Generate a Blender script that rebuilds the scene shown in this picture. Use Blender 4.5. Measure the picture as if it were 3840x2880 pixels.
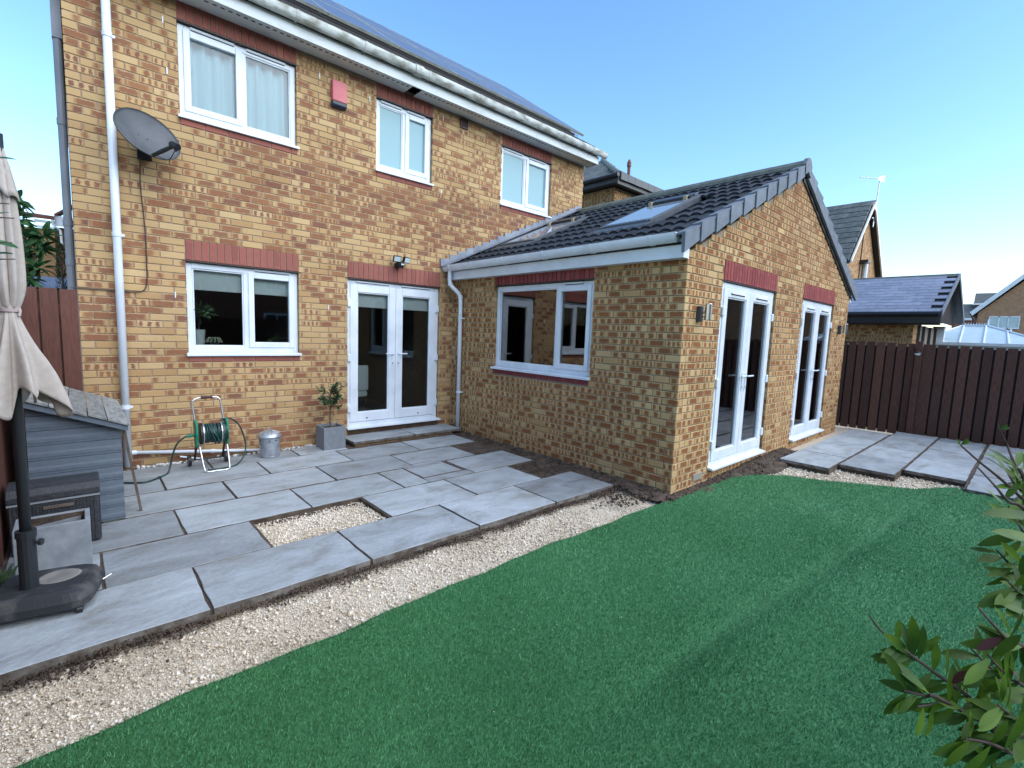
import bpy, bmesh, math, random
import numpy as np
from mathutils import Vector, Matrix
random.seed(7); rng = np.random.default_rng(11)
S = bpy.context.scene
for o in list(bpy.data.objects): bpy.data.objects.remove(o)
COL = S.collection
R = math.radians

# ------------------------------------------------------------------ camera
CAM = Vector((1.2053, -6.4170, 1.5847))
CR = Vector((0.73804, -0.67434, 0.02501)); 
_yaw, _pit, _rol = R(-42.397), R(-6.128), R(2.144)
fw = Vector((math.sin(-_yaw)*math.cos(_pit), math.cos(_yaw)*math.cos(_pit), math.sin(_pit)))
rt0 = fw.cross(Vector((0,0,1))).normalized(); up0 = rt0.cross(fw)
rt = rt0*math.cos(_rol)+up0*math.sin(_rol); up = up0*math.cos(_rol)-rt0*math.sin(_rol)
cd = bpy.data.cameras.new('camera'); cam = bpy.data.objects.new('camera', cd); COL.objects.link(cam)
cam.matrix_world = Matrix(((rt.x,up.x,-fw.x,CAM.x),(rt.y,up.y,-fw.y,CAM.y),(rt.z,up.z,-fw.z,CAM.z),(0,0,0,1)))
cd.sensor_width = 36; cd.lens = 1788.3/3840*36; cd.clip_start = .05; cd.clip_end = 2500
S.camera = cam
# ------------------------------------------------------------------ world, sun, exposure
SUN_AZ, SUN_EL = 158., 34.
w = bpy.data.worlds.new('World'); S.world = w; w.use_nodes = True
nt = w.node_tree; bg = nt.nodes['Background']
sky = nt.nodes.new('ShaderNodeTexSky'); sky.sky_type = 'NISHITA'; sky.sun_disc = False
sky.sun_elevation = R(SUN_EL); sky.sun_rotation = R(SUN_AZ)
sky.air_density = 1.25; sky.dust_density = .35; sky.ozone_density = 4.0; sky.altitude = 0
hs = nt.nodes.new('ShaderNodeHueSaturation'); hs.inputs['Saturation'].default_value = 1.12
nt.links.new(sky.outputs[0], hs.inputs['Color']); nt.links.new(hs.outputs[0], bg.inputs[0]); bg.inputs[1].default_value = .128
sl = bpy.data.lights.new('sun', 'SUN'); sl.energy = 2.15; sl.angle = R(95); sl.color = (1., .97, .92)
so = bpy.data.objects.new('sun', sl); COL.objects.link(so)
_sd = Vector((math.sin(R(SUN_AZ))*math.cos(R(SUN_EL)), math.cos(R(SUN_AZ))*math.cos(R(SUN_EL)), math.sin(R(SUN_EL))))
so.rotation_euler = _sd.to_track_quat('Z', 'Y').to_euler(); so.location = (8,-12,12)
S.view_settings.view_transform = 'Standard'; S.view_settings.look = 'None'
S.view_settings.exposure = 1.35; S.view_settings.gamma = 1; S.view_settings.use_curve_mapping = False
S.render.engine = 'CYCLES'

# ------------------------------------------------------------------ helpers
def wm(o): return (wm(o.parent) @ o.matrix_parent_inverse @ o.matrix_basis) if o.parent else o.matrix_basis
def setpar(o, p):
    if p is not None: o.parent = p; o.matrix_parent_inverse = wm(p).inverted()
def tag(o, label=None, cat=None, group=None, kind=None):
    if label: o['label'] = label
    if cat: o['category'] = cat
    if group: o['group'] = group
    if kind: o['kind'] = kind
    return o
def thing(name, label, cat, loc=(0,0,0), group=None):
    o = bpy.data.objects.new(name, None); COL.objects.link(o); o.location = loc
    o.empty_display_size = .1
    return tag(o, label, cat, group)
def link(name, me, parent=None, loc=None, rot=None, scale=None):
    o = bpy.data.objects.new(name, me); COL.objects.link(o)
    if loc is not None: o.location = loc
    if rot is not None: o.rotation_euler = rot
    if scale is not None: o.scale = scale
    setpar(o, parent); return o
class MB:
    def __init__(s): s.v = []; s.f = []; s.m = []
    def add(s, v, f, mi=0):
        n = len(s.v); s.v += [tuple(p) for p in v]; s.f += [tuple(i+n for i in q) for q in f]; s.m += [mi]*len(f); return s
    def box(s, x0,x1,y0,y1,z0,z1, mi=0):
        return s.add([(x0,y0,z0),(x1,y0,z0),(x1,y1,z0),(x0,y1,z0),(x0,y0,z1),(x1,y0,z1),(x1,y1,z1),(x0,y1,z1)],
              [(0,3,2,1),(4,5,6,7),(0,1,5,4),(1,2,6,5),(2,3,7,6),(3,0,4,7)], mi)
    def obox(s, c, ax, ay, az, mi=0):
        c = Vector(c); ax, ay, az = Vector(ax), Vector(ay), Vector(az)
        P = [c+ax*i+ay*j+az*k for k in (-1,1) for (i,j) in ((-1,-1),(1,-1),(1,1),(-1,1))]
        return s.add(P, [(0,3,2,1),(4,5,6,7),(0,1,5,4),(1,2,6,5),(2,3,7,6),(3,0,4,7)], mi)
    def prism(s, poly, d, mi=0):          # polygon (3D points) extruded by vector d
        n = len(poly); d = Vector(d); A = [Vector(p) for p in poly]
        return s.add(A+[p+d for p in A], [tuple(range(n))[::-1], tuple(range(n,2*n))]+[(i,(i+1)%n,n+(i+1)%n,n+i) for i in range(n)], mi)
    def tube(s, path, r, n=10, mi=0, cap=True):
        P = [Vector(p) for p in path]; rr = r if isinstance(r,(list,tuple)) else [r]*len(P)
        t0 = (P[1]-P[0]).normalized(); a = t0.orthogonal().normalized(); V = []
        for i,p in enumerate(P):
            t = ((P[min(i+1,len(P)-1)]-P[max(i-1,0)])).normalized()
            a = (a - t*a.dot(t)).normalized(); b = t.cross(a)
            V += [p+(a*math.cos(2*math.pi*k/n)+b*math.sin(2*math.pi*k/n))*rr[i] for k in range(n)]
        F = [(i*n+k,i*n+(k+1)%n,(i+1)*n+(k+1)%n,(i+1)*n+k) for i in range(len(P)-1) for k in range(n)]
        if cap: F += [tuple(range(n))[::-1], tuple(range((len(P)-1)*n, len(P)*n))]
        return s.add(V, F, mi)
    def lathe(s, c, prof, n=24, mi=0, ax=None, sx=1., sy=1.):   # prof: (r,z); ax: optional 3x3 axes
        c = Vector(c); V = []
        for r_, z in prof:
            for k in range(n):
                a = 2*math.pi*k/n; p = Vector((r_*math.cos(a)*sx, r_*math.sin(a)*sy, z))
                V.append(c+(ax@p if ax else p))
        F = [(i*n+k,i*n+(k+1)%n,(i+1)*n+(k+1)%n,(i+1)*n+k) for i in range(len(prof)-1) for k in range(n)]
        if prof[0][0] > 1e-5: F.append(tuple(range(n))[::-1])
        if prof[-1][0] > 1e-5: F.append(tuple(range((len(prof)-1)*n, len(prof)*n)))
        return s.add(V, F, mi)
    def mesh(s, name, mats, smooth=False):
        me = bpy.data.meshes.new(name); me.from_pydata(s.v, [], s.f)
        for m in (mats if isinstance(mats,(list,tuple)) else [mats]): me.materials.append(m)
        if any(s.m): me.polygons.foreach_set('material_index', s.m)
        if smooth: me.polygons.foreach_set('use_smooth', [True]*len(s.f))
        me.update(); return me
    def build(s, name, mats, parent=None, smooth=False, bevel=0, **k):
        o = link(name, s.mesh(name, mats, smooth), parent, **k)
        if bevel:
            b = o.modifiers.new('bevel','BEVEL'); b.width = bevel; b.segments = 2; b.limit_method = 'ANGLE'
        return o
def quick(name, mats, parent, *boxes, bevel=0):
    m = MB()
    for b in boxes: m.box(*b)
    return m.build(name, mats, parent, bevel=bevel)
def smooth_path(pts, k=6):
    P = [Vector(p) for p in pts]; out = []
    for i in range(len(P)-1):
        p0,p1,p2,p3 = P[max(i-1,0)],P[i],P[i+1],P[min(i+2,len(P)-1)]
        for j in range(k):
            t = j/k; out.append(.5*((2*p1)+(p2-p0)*t+(2*p0-5*p1+4*p2-p3)*t*t+(3*p1-p0-3*p2+p3)*t**3))
    return out+[P[-1]]
def ray(u, v): return fw + rt*((u-1920)/1788.3) - up*((v-1440)/1788.3)
def at(u, v, d): return CAM + ray(u,v)*d

# ------------------------------------------------------------------ materials
def newmat(name):
    m = bpy.data.materials.new(name); m.use_nodes = True; t = m.node_tree
    return m, t, t.nodes['Principled BSDF'], t.nodes.new, t.links.new
def basic(name, c1, c2=None, scale=8., rough=.6, bump=0., bscale=60., metal=0., spec=.5, stretch=None, objrand=0., detail=6., lo=.35, hi=.65, coat=0.):
    m, t, p, N, L = newmat(name)
    p.inputs['Roughness'].default_value = rough; p.inputs['Metallic'].default_value = metal
    p.inputs['Specular IOR Level'].default_value = spec; p.inputs['Coat Weight'].default_value = coat
    g = N('ShaderNodeNewGeometry'); src = g.outputs['Position']
    if stretch:
        mp = N('ShaderNodeMapping'); mp.inputs['Scale'].default_value = stretch; L(src, mp.inputs[0]); src = mp.outputs[0]
    if c2 is not None:
        n = N('ShaderNodeTexNoise'); n.inputs['Scale'].default_value = scale; n.inputs['Detail'].default_value = detail; L(src, n.inputs['Vector'])
        r = N('ShaderNodeMapRange'); r.inputs[1].default_value = lo; r.inputs[2].default_value = hi; L(n.outputs[0], r.inputs[0])
        x = N('ShaderNodeMix'); x.data_type = 'RGBA'; x.inputs[6].default_value = (*c1,1); x.inputs[7].default_value = (*c2,1)
        L(r.outputs[0], x.inputs[0]); out = x.outputs[2]
        if objrand:
            oi = N('ShaderNodeObjectInfo'); hv = N('ShaderNodeHueSaturation')
            mr = N('ShaderNodeMapRange'); mr.inputs[3].default_value = 1-objrand; mr.inputs[4].default_value = 1+objrand
            L(oi.outputs['Random'], mr.inputs[0]); L(mr.outputs[0], hv.inputs['Value']); L(out, hv.inputs['Color']); out = hv.outputs[0]
        L(out, p.inputs['Base Color'])
    else: p.inputs['Base Color'].default_value = (*c1,1)
    if bump:
        n2 = N('ShaderNodeTexNoise'); n2.inputs['Scale'].default_value = bscale; n2.inputs['Detail'].default_value = 5; L(src, n2.inputs['Vector'])
        b = N('ShaderNodeBump'); b.inputs['Strength'].default_value = bump; b.inputs['Distance'].default_value = .01
        L(n2.outputs[0], b.inputs['Height']); L(b.outputs[0], p.inputs['Normal'])
    return m
def brick_mat(name, buffs, darks, grime=.25, bump=.35, mk=.86):
    m, t, p, N, L = newmat(name); p.inputs['Roughness'].default_value = .9; p.inputs['Specular IOR Level'].default_value = .25
    def M(op, a, b=None, c=None, clamp=False):
        n = N('ShaderNodeMath'); n.operation = op; n.use_clamp = clamp
        for i,x in enumerate((a,b,c)):
            if x is None: continue
            if isinstance(x,(int,float)): n.inputs[i].default_value = x
            else: L(x, n.inputs[i])
        return n.outputs[0]
    uv = N('ShaderNodeUVMap'); uv.uv_map = 'UVMap'; sx = N('ShaderNodeSeparateXYZ'); L(uv.outputs[0], sx.inputs[0])
    at_ = N('ShaderNodeAttribute'); at_.attribute_name = 'bk'; sc = N('ShaderNodeSeparateColor'); L(at_.outputs['Color'], sc.inputs[0])
    g = N('ShaderNodeNewGeometry')
    nz = N('ShaderNodeTexNoise'); nz.inputs['Scale'].default_value = 45; nz.inputs['Detail'].default_value = 3; L(g.outputs['Position'], nz.inputs['Vector'])
    ns = N('ShaderNodeSeparateColor'); L(nz.outputs['Color'], ns.inputs[0])
    n_ = M('MULTIPLY', sc.outputs[0], 8.); wd = M('MULTIPLY', sc.outputs[1], 1.3); tone = sc.outputs[2]
    u = M('ADD', sx.outputs[0], M('MULTIPLY', M('SUBTRACT', ns.outputs[0], .5), .22))
    v = M('ADD', sx.outputs[1], M('MULTIPLY', M('SUBTRACT', ns.outputs[1], .5), .45))
    pu = M('ABSOLUTE', M('SUBTRACT', M('FRACT', M('MULTIPLY_ADD', u, n_, M('MULTIPLY', M('SUBTRACT', tone, .5), .25))), .5))
    mu = M('MULTIPLY_ADD', M('SUBTRACT', M('MULTIPLY', wd, .5), pu), 6.5, .5, clamp=True)
    pv = M('ABSOLUTE', M('SUBTRACT', v, .5)); big = M('GREATER_THAN', sc.outputs[1], .62)
    mv = M('MULTIPLY_ADD', M('SUBTRACT', M('ADD', .40, M('MULTIPLY', big, .04)), pv), 8., .5, clamp=True)
    mask = M('MULTIPLY', M('MULTIPLY', mu, mv), M('GREATER_THAN', sc.outputs[1], .02))
    h1 = M('FRACT', M('MULTIPLY', tone, 37.7)); h2 = M('FRACT', M('MULTIPLY', tone, 91.3))
    def ramp(f, cols):
        r = N('ShaderNodeValToRGB'); el = r.color_ramp.elements
        for i,c in enumerate(cols):
            e = el[i] if i < 2 else el.new(i/(len(cols)-1))
            e.position = i/(len(cols)-1); e.color = (*c,1)
        L(f, r.inputs[0]); return r.outputs[0]
    cb = ramp(h1, buffs); cdk = ramp(h2, darks)
    x = N('ShaderNodeMix'); x.data_type = 'RGBA'; L(M('MULTIPLY', mask, mk), x.inputs[0]); L(cb, x.inputs[6]); L(cdk, x.inputs[7])
    n2 = N('ShaderNodeTexNoise'); n2.inputs['Scale'].default_value = 90; n2.inputs['Detail'].default_value = 6; L(g.outputs['Position'], n2.inputs['Vector'])
    n3 = N('ShaderNodeTexNoise'); n3.inputs['Scale'].default_value = 1.3; n3.inputs['Detail'].default_value = 4; L(g.outputs['Position'], n3.inputs['Vector'])
    val = M('ADD', M('MULTIPLY_ADD', n2.outputs[0], grime*1.6, 1-grime*.8), M('MULTIPLY_ADD', n3.outputs[0], .5, -.25))
    hv = N('ShaderNodeHueSaturation'); L(x.outputs[2], hv.inputs['Color']); L(val, hv.inputs['Value'])
    L(hv.outputs[0], p.inputs['Base Color'])
    b = N('ShaderNodeBump'); b.inputs['Strength'].default_value = bump; b.inputs['Distance'].default_value = .004
    L(n2.outputs[0], b.inputs['Height']); L(b.outputs[0], p.inputs['Normal'])
    return m
BUFF = [(.45,.298,.142),(.49,.335,.16),(.40,.245,.112),(.52,.365,.185)]
DARK = [(.245,.10,.052),(.21,.078,.046),(.275,.122,.06),(.16,.060,.048),(.23,.09,.05)]
M_brick = brick_mat('buff_brick', BUFF, DARK)
M_ebrick = brick_mat('extension_brick', [(.46,.305,.145),(.51,.35,.17),(.42,.262,.118),(.54,.385,.195)], [(.25,.10,.038),(.22,.083,.034),(.265,.112,.044),(.19,.075,.036)], mk=.97)
M_red = brick_mat('red_brick', [(.30,.105,.08),(.34,.12,.09),(.27,.09,.07),(.32,.125,.095)], [(.27,.09,.07),(.24,.085,.07),(.30,.11,.085)])
M_plum = brick_mat('plum_brick', [(.25,.06,.06),(.29,.075,.065),(.22,.05,.055),(.31,.09,.08)], [(.22,.05,.055),(.2,.05,.05),(.26,.07,.06)])
M_mortar = basic('mortar', (.31,.225,.16), (.40,.29,.205), 14, .95, .3, 200)
M_mortar2 = basic('grey_mortar', (.22,.18,.125), (.29,.235,.165), 14, .95, .3, 200)
M_pvc = basic('white_pvc', (.64,.70,.75), (.74,.80,.86), 4, .32, spec=.5)
M_oldpvc = basic('weathered_white_pvc', (.42,.45,.43), (.60,.65,.66), 3.2, .45, lo=.25, hi=.5, stretch=(1,3,3))
M_gutold = basic('lichen_gutter', (.27,.28,.23), (.56,.60,.57), 6., .5, lo=.36, hi=.56, stretch=(1,2,2))
M_tile = basic('roof_tile', (.020,.025,.032), (.040,.047,.058), 12, .8, .3, 160, spec=.15, objrand=.22)
M_ridge = basic('ridge_tile', (.11,.125,.11), (.16,.18,.155), 9, .85, .3, 120)
M_verge = basic('verge_tile', (.125,.15,.18), (.165,.195,.23), 9, .8, .2, 140, objrand=.1)
M_mosstile = basic('mossy_tile', (.012,.013,.010), (.045,.05,.028), 16, .95, .6, 80)
M_lead = basic('lead', (.15,.17,.205), (.25,.28,.325), 5, .5, .15, 30, metal=.25)
M_slate = basic('slate', (.16,.18,.235), (.21,.235,.30), 9, .5, .12, 90, objrand=.16)
M_greytile = basic('grey_tile', (.075,.085,.085), (.13,.14,.13), 6, .9, .3, 60, objrand=.2)
M_black = basic('black_plastic', (.012,.013,.016), None, rough=.4)
M_dgrey = basic('dark_grey_paint', (.05,.055,.06), None, rough=.5)
M_slab = None
M_bed = basic('mortar_bed', (.042,.031,.023), (.105,.078,.055), 9, .97, .5, 70)
M_soil = basic('soil', (.045,.032,.024), (.105,.075,.052), 11, 1., 1., 45)
M_ground = basic('ground_earth', (.06,.06,.035), (.10,.085,.055), 2., 1., .5, 20)
M_gravelbed = basic('gravel_bed', (.46,.385,.28), (.72,.63,.49), 55, 1., 1., 140, lo=.3, hi=.7)
M_fence = basic('fence_red_brown', (.088,.032,.021), (.125,.045,.029), 10, .75, .25, 60, stretch=(9,9,1), objrand=.15)
M_fenced = basic('fence_dark_brown', (.054,.023,.016), (.105,.045,.031), 14, .8, .35, 60, stretch=(9,9,.7), objrand=.34)
M_gapshade = basic('gap_shade_brown', (.010,.006,.005), None, rough=.9)  # near black, stands in for the shade inside gaps
M_shed = basic('grey_shed_plastic', (.105,.135,.168), (.125,.156,.19), 30, .55, .1, 300)
M_shedroof = basic('weathered_shed_roof', (.15,.155,.145), (.27,.28,.265), 7, .85, .15, 60, stretch=(5,1,5), objrand=.22)
M_rattan = basic('rattan_plastic', (.022,.025,.029), (.04,.044,.05), 40, .55, .5, 120)
M_alu = basic('aluminium', (.62,.64,.66), None, rough=.3, metal=.9)
M_steel = basic('brushed_steel', (.55,.55,.55), None, rough=.25, metal=1.)
M_galv = basic('galvanised', (.34,.38,.42), (.50,.54,.58), 14, .42, metal=.7)
M_planter = basic('grey_fibre_planter', (.20,.225,.25), (.29,.315,.335), 14, .8, .2, 200)
M_pot = basic('grey_pot', (.165,.185,.205), (.20,.22,.24), 20, .7, .1, 200)
M_umb = basic('parasol_fabric', (.40,.355,.315), (.46,.41,.365), 30, .9, .12, 400)
M_umbpole = basic('parasol_pole', (.018,.022,.026), None, rough=.45)
M_base = basic('parasol_base', (.020,.024,.029), (.13,.125,.115), 6, .65, .2, 120, lo=.56, hi=.78)
M_green = basic('reel_green', (.0,.20,.11), None, rough=.45)
M_hose = basic('dark_green_hose', (.010,.045,.04), None, rough=.35)
M_wood = basic('weathered_batten', (.10,.075,.06), (.16,.12,.095), 14, .9, .3, 80)
M_redplas = basic('faded_red_plastic', (.50,.115,.13), (.55,.14,.15), 9, .5)
M_navy = basic('navy_plastic', (.02,.03,.05), None, rough=.3)
M_dish = basic('dish_grey', (.055,.065,.075), (.085,.092,.10), 6, .55, .05, 300)
M_brown = basic('brown_cable', (.045,.018,.014), None, rough=.5)
M_pipegrey = basic('grey_pipe', (.17,.19,.22), (.22,.24,.27), 4, .6)
M_bark = basic('bark', (.07,.05,.035), (.13,.095,.07), 30, .9, .5, 100)
M_stem = basic('dark_stem', (.045,.026,.02), (.09,.06,.045), 40, .8)
M_olive = basic('small_leaf', (.02,.05,.016), (.045,.085,.03), 30, .5, objrand=.3)
M_conifer = basic('conifer_leaf', (.012,.032,.016), (.03,.06,.028), 20, .7)
M_plaster = basic('plaster', (.58,.54,.50), None, rough=.9)
M_room = basic('room_wall', (.20,.19,.175), None, rough=.9)
M_floor_in = basic('room_floor', (.34,.34,.33), None, rough=.35)
M_blind = basic('blind_fabric', (.78,.82,.80), (.86,.90,.87), 7, .9, stretch=(4,1,1.5))
M_cream = basic('cream_board', (.62,.60,.54), (.70,.68,.62), 3, .6)
M_whitepot = basic('white_ceramic', (.75,.78,.75), None, rough=.3)
M_terr = basic('red_roof_tile', (.16,.065,.045), (.22,.09,.06), 8, .9, .3, 50)
M_poly = basic('polycarbonate', (.42,.52,.54), (.50,.59,.60), 3, .3)
M_cobble = basic('pale_cobble', (.30,.30,.29), (.62,.62,.60), 11, .8, lo=.4, hi=.55)
def leaf_mat(name, c1, c2, rough=.35, sc=6.):
    m = basic(name, c1, c2, sc, rough, spec=.22, objrand=.3); t = m.node_tree; p = t.nodes['Principled BSDF']
    tl = t.nodes.new('ShaderNodeBsdfTranslucent'); mx = t.nodes.new('ShaderNodeMixShader'); mx.inputs[0].default_value = .28
    if p.inputs['Base Color'].links: t.links.new(p.inputs['Base Color'].links[0].from_socket, tl.inputs[0])
    t.links.new(p.outputs[0], mx.inputs[1]); t.links.new(tl.outputs[0], mx.inputs[2]); t.links.new(mx.outputs[0], t.nodes['Material Output'].inputs[0]); return m
M_leaf = leaf_mat('glossy_leaf', (.028,.080,.010), (.095,.175,.016), rough=.42, sc=14)
M_leafred = leaf_mat('bronze_leaf', (.075,.022,.022), (.10,.04,.03))
M_laurel = leaf_mat('laurel_leaf', (.038,.105,.036), (.085,.19,.07), rough=.5, sc=9)
def glass_mat(name, ior, tint=(1,1,1), frost=0., frostcol=(.6,.7,.72)):
    m, t, p, N, L = newmat(name); t.nodes.remove(p)
    out = t.nodes['Material Output']
    tr = N('ShaderNodeBsdfTransparent'); tr.inputs[0].default_value = (*tint,1)
    gl = N('ShaderNodeBsdfGlossy'); gl.inputs['Roughness'].default_value = .015
    fr = N('ShaderNodeFresnel'); fr.inputs[0].default_value = ior
    body = tr.outputs[0]
    if frost:
        df = N('ShaderNodeBsdfDiffuse'); df.inputs[0].default_value = (*frostcol,1)
        mx0 = N('ShaderNodeMixShader'); mx0.inputs[0].default_value = frost; L(body, mx0.inputs[1]); L(df.outputs[0], mx0.inputs[2]); body = mx0.outputs[0]
    mx = N('ShaderNodeMixShader'); L(fr.outputs[0], mx.inputs[0]); L(body, mx.inputs[1]); L(gl.outputs[0], mx.inputs[2]); L(mx.outputs[0], out.inputs[0])
    return m
M_glass = glass_mat('window_glass', 1.8, (.9,.93,.93)); M_eglass = glass_mat('patio_door_glass', 2.35, (.9,.93,.93)); M_kglass = glass_mat('kitchen_glass', 1.6, (.86,.9,.9))
M_glassup = glass_mat('upstairs_glass', 1.5, (.9,.95,.95))
M_frost = glass_mat('obscure_glass', 1.45, (.9,.95,.95), .92, (.25,.44,.48))
M_sheer = basic('sheer_curtain', (.42,.60,.65), None, rough=.9)
M_velux = glass_mat('roof_window_glass', 2.6, (.6,.65,.7), .5, (.55,.65,.75))
def panel_mat():
    m, t, p, N, L = newmat('solar_cell'); p.inputs['Base Color'].default_value = (.05,.07,.13,1)
    p.inputs['Roughness'].default_value = .32; p.inputs['Specular IOR Level'].default_value = 1.; p.inputs['IOR'].default_value = 1.9; return m
M_panel = panel_mat()
M_lensglass = basic('lamp_lens', (.55,.66,.68), None, rough=.15)
def slab_mat():
    m, t, p, N, L = newmat('riven_sandstone'); p.inputs['Roughness'].default_value = .62; p.inputs['Specular IOR Level'].default_value = .4
    g = N('ShaderNodeNewGeometry'); oi = N('ShaderNodeObjectInfo')
    off = N('ShaderNodeVectorMath'); off.operation = 'MULTIPLY_ADD'; cb = N('ShaderNodeCombineXYZ')
    for i in range(3): L(oi.outputs['Random'], cb.inputs[i])
    L(cb.outputs[0], off.inputs[0]); off.inputs[1].default_value = (37,53,11); L(g.outputs['Position'], off.inputs[2])
    mp = N('ShaderNodeMapping'); mp.inputs['Scale'].default_value = (1.1,2.1,1); mp.inputs['Rotation'].default_value = (0,0,.2); L(off.outputs[0], mp.inputs[0])
    n1 = N('ShaderNodeTexNoise'); n1.inputs['Scale'].default_value = 2.2; n1.inputs['Detail'].default_value = 8; n1.inputs['Roughness'].default_value = .62; n1.inputs['Distortion'].default_value = .6; L(mp.outputs[0], n1.inputs['Vector'])
    r = N('ShaderNodeValToRGB'); e = r.color_ramp.elements
    e[0].position = .33; e[0].color = (.235,.245,.24,1); e[1].position = .66; e[1].color = (.38,.42,.445,1)
    k = e.new(.47); k.color = (.305,.335,.35,1); L(n1.outputs[0], r.inputs[0])
    hv = N('ShaderNodeHueSaturation'); mr = N('ShaderNodeMapRange'); mr.inputs[3].default_value = .74; mr.inputs[4].default_value = 1.13
    L(oi.outputs['Random'], mr.inputs[0]); L(mr.outputs[0], hv.inputs['Value']); L(r.outputs[0], hv.inputs['Color'])
    n3 = N('ShaderNodeTexNoise'); n3.inputs['Scale'].default_value = 1.7; n3.inputs['Detail'].default_value = 5; L(off.outputs[0], n3.inputs['Vector'])
    m3 = N('ShaderNodeMapRange'); m3.inputs[1].default_value = .60; m3.inputs[2].default_value = .74; m3.inputs[4].default_value = .4; L(n3.outputs[0], m3.inputs[0])
    x = N('ShaderNodeMix'); x.data_type = 'RGBA'; L(m3.outputs[0], x.inputs[0]); L(hv.outputs[0], x.inputs[6]); x.inputs[7].default_value = (.20,.155,.105,1)
    n4 = N('ShaderNodeTexNoise'); n4.inputs['Scale'].default_value = 34; n4.inputs['Detail'].default_value = 7; n4.inputs['Roughness'].default_value = .7; L(mp.outputs[0], n4.inputs['Vector'])
    m4 = N('ShaderNodeMapRange'); m4.inputs[3].default_value = .72; m4.inputs[4].default_value = 1.28; L(n4.outputs[0], m4.inputs[0])
    h4 = N('ShaderNodeHueSaturation'); L(m4.outputs[0], h4.inputs['Value']); L(x.outputs[2], h4.inputs['Color'])
    L(h4.outputs[0], p.inputs['Base Color'])
    n2 = N('ShaderNodeTexNoise'); n2.inputs['Scale'].default_value = 26; n2.inputs['Detail'].default_value = 8; L(off.outputs[0], n2.inputs['Vector'])
    ad = N('ShaderNodeMath'); ad.operation = 'MULTIPLY_ADD'; L(n1.outputs[0], ad.inputs[0]); ad.inputs[1].default_value = 2.; L(n2.outputs[0], ad.inputs[2])
    b = N('ShaderNodeBump'); b.inputs['Strength'].default_value = .55; b.inputs['Distance'].default_value = .010; L(ad.outputs[0], b.inputs['Height']); L(b.outputs[0], p.inputs['Normal'])
    return m
M_slab = slab_mat()
def attr_mat(name, c1, c2, c3, rough, attr='tone'):
    m, t, p, N, L = newmat(name); p.inputs['Roughness'].default_value = rough; p.inputs['Specular IOR Level'].default_value = .3
    a = N('ShaderNodeAttribute'); a.attribute_name = attr
    r = N('ShaderNodeValToRGB'); e = r.color_ramp.elements
    e[0].color = (*c1,1); e[1].color = (*c3,1); k = e.new(.5); k.color = (*c2,1)
    L(a.outputs['Fac'], r.inputs[0]); L(r.outputs[0], p.inputs['Base Color']); return m
M_pebble = attr_mat('limestone_chip', (.22,.175,.13), (.66,.56,.42), (.87,.82,.72), .9)
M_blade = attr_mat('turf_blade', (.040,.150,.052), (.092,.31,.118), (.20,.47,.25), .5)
M_turf = basic('turf_backing', (.030,.12,.044), (.058,.20,.076), 60, .9, .8, 160)

# ------------------------------------------------------------------ brickwork
# kinds: (patches along the brick, width of patch) ; 0 = plain
def kind_pick(wts):
    k = random.choices(range(6), wts)[0]
    return [(1,0.), (1,random.uniform(.62,.8)), (2,random.uniform(.42,.6)), (1,random.uniform(.86,.96)), (random.choice((3,4,4)),random.uniform(.38,.6)), (1,random.uniform(.14,.32))][k]
def brick_geo(L_, H, D, swap=False):
    c = .0035
    v = [(0,0,0),(L_,0,0),(L_,0,H),(0,0,H)]
    f_ = [(c,0,c),(L_-c,0,c),(L_-c,0,H-c),(c,0,H-c)]
    o_ = [(0,c,0),(L_,c,0),(L_,c,H),(0,c,H)]
    b_ = [(0,D,0),(L_,D,0),(L_,D,H),(0,D,H)]
    V = f_+o_+b_
    F = [(0,1,2,3)]+[(4+i,4+(i+1)%4,(i+1)%4,i) for i in range(4)]+[(8+i,8+(i+1)%4,4+(i+1)%4,4+i) for i in range(4)]
    UV = []
    for f in F:
        for i in f:
            x,y,z = V[i]
            if swap: UV.append((z/.215+y/.215, x/.065))
            else:    UV.append((x/.215+y/.215, z/.065))
    return V, F, UV
def fill_brick_mesh(me, V, F, UV, C, mat):
    me.from_pydata(V, [], F); me.materials.append(mat)
    uvl = me.uv_layers.new(name='UVMap'); uvl.data.foreach_set('uv', np.array(UV, dtype=np.float32).ravel())
    ca = me.color_attributes.new('bk','FLOAT_COLOR','CORNER'); ca.data.foreach_set('color', np.array(C, dtype=np.float32).ravel()); me.update()
POOL = {}
def pool_mesh(key, L_, H, D, nv, wts, mat, swap=False):
    if key not in POOL:
        POOL[key] = []
        for i in range(nv):
            V,F,UV = brick_geo(L_,H,D,swap); n,w_ = kind_pick(wts); me = bpy.data.meshes.new('brick')
            fill_brick_mesh(me, V,F,UV, [(n/8.,w_/1.3,random.random(),1.)]*len(UV), mat); POOL[key].append(me)
    return random.choice(POOL[key])
def visible_score(p, N):
    d = p-CAM; w_ = d.dot(fw)
    if w_ < .3: return -1
    u = 1788.3*d.dot(rt)/w_; v = 1788.3*d.dot(up)/w_
    if abs(u) > 1930 or abs(v) > 1450: return -1
    return max(0,-d.normalized().dot(N))/d.length_squared
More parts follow.
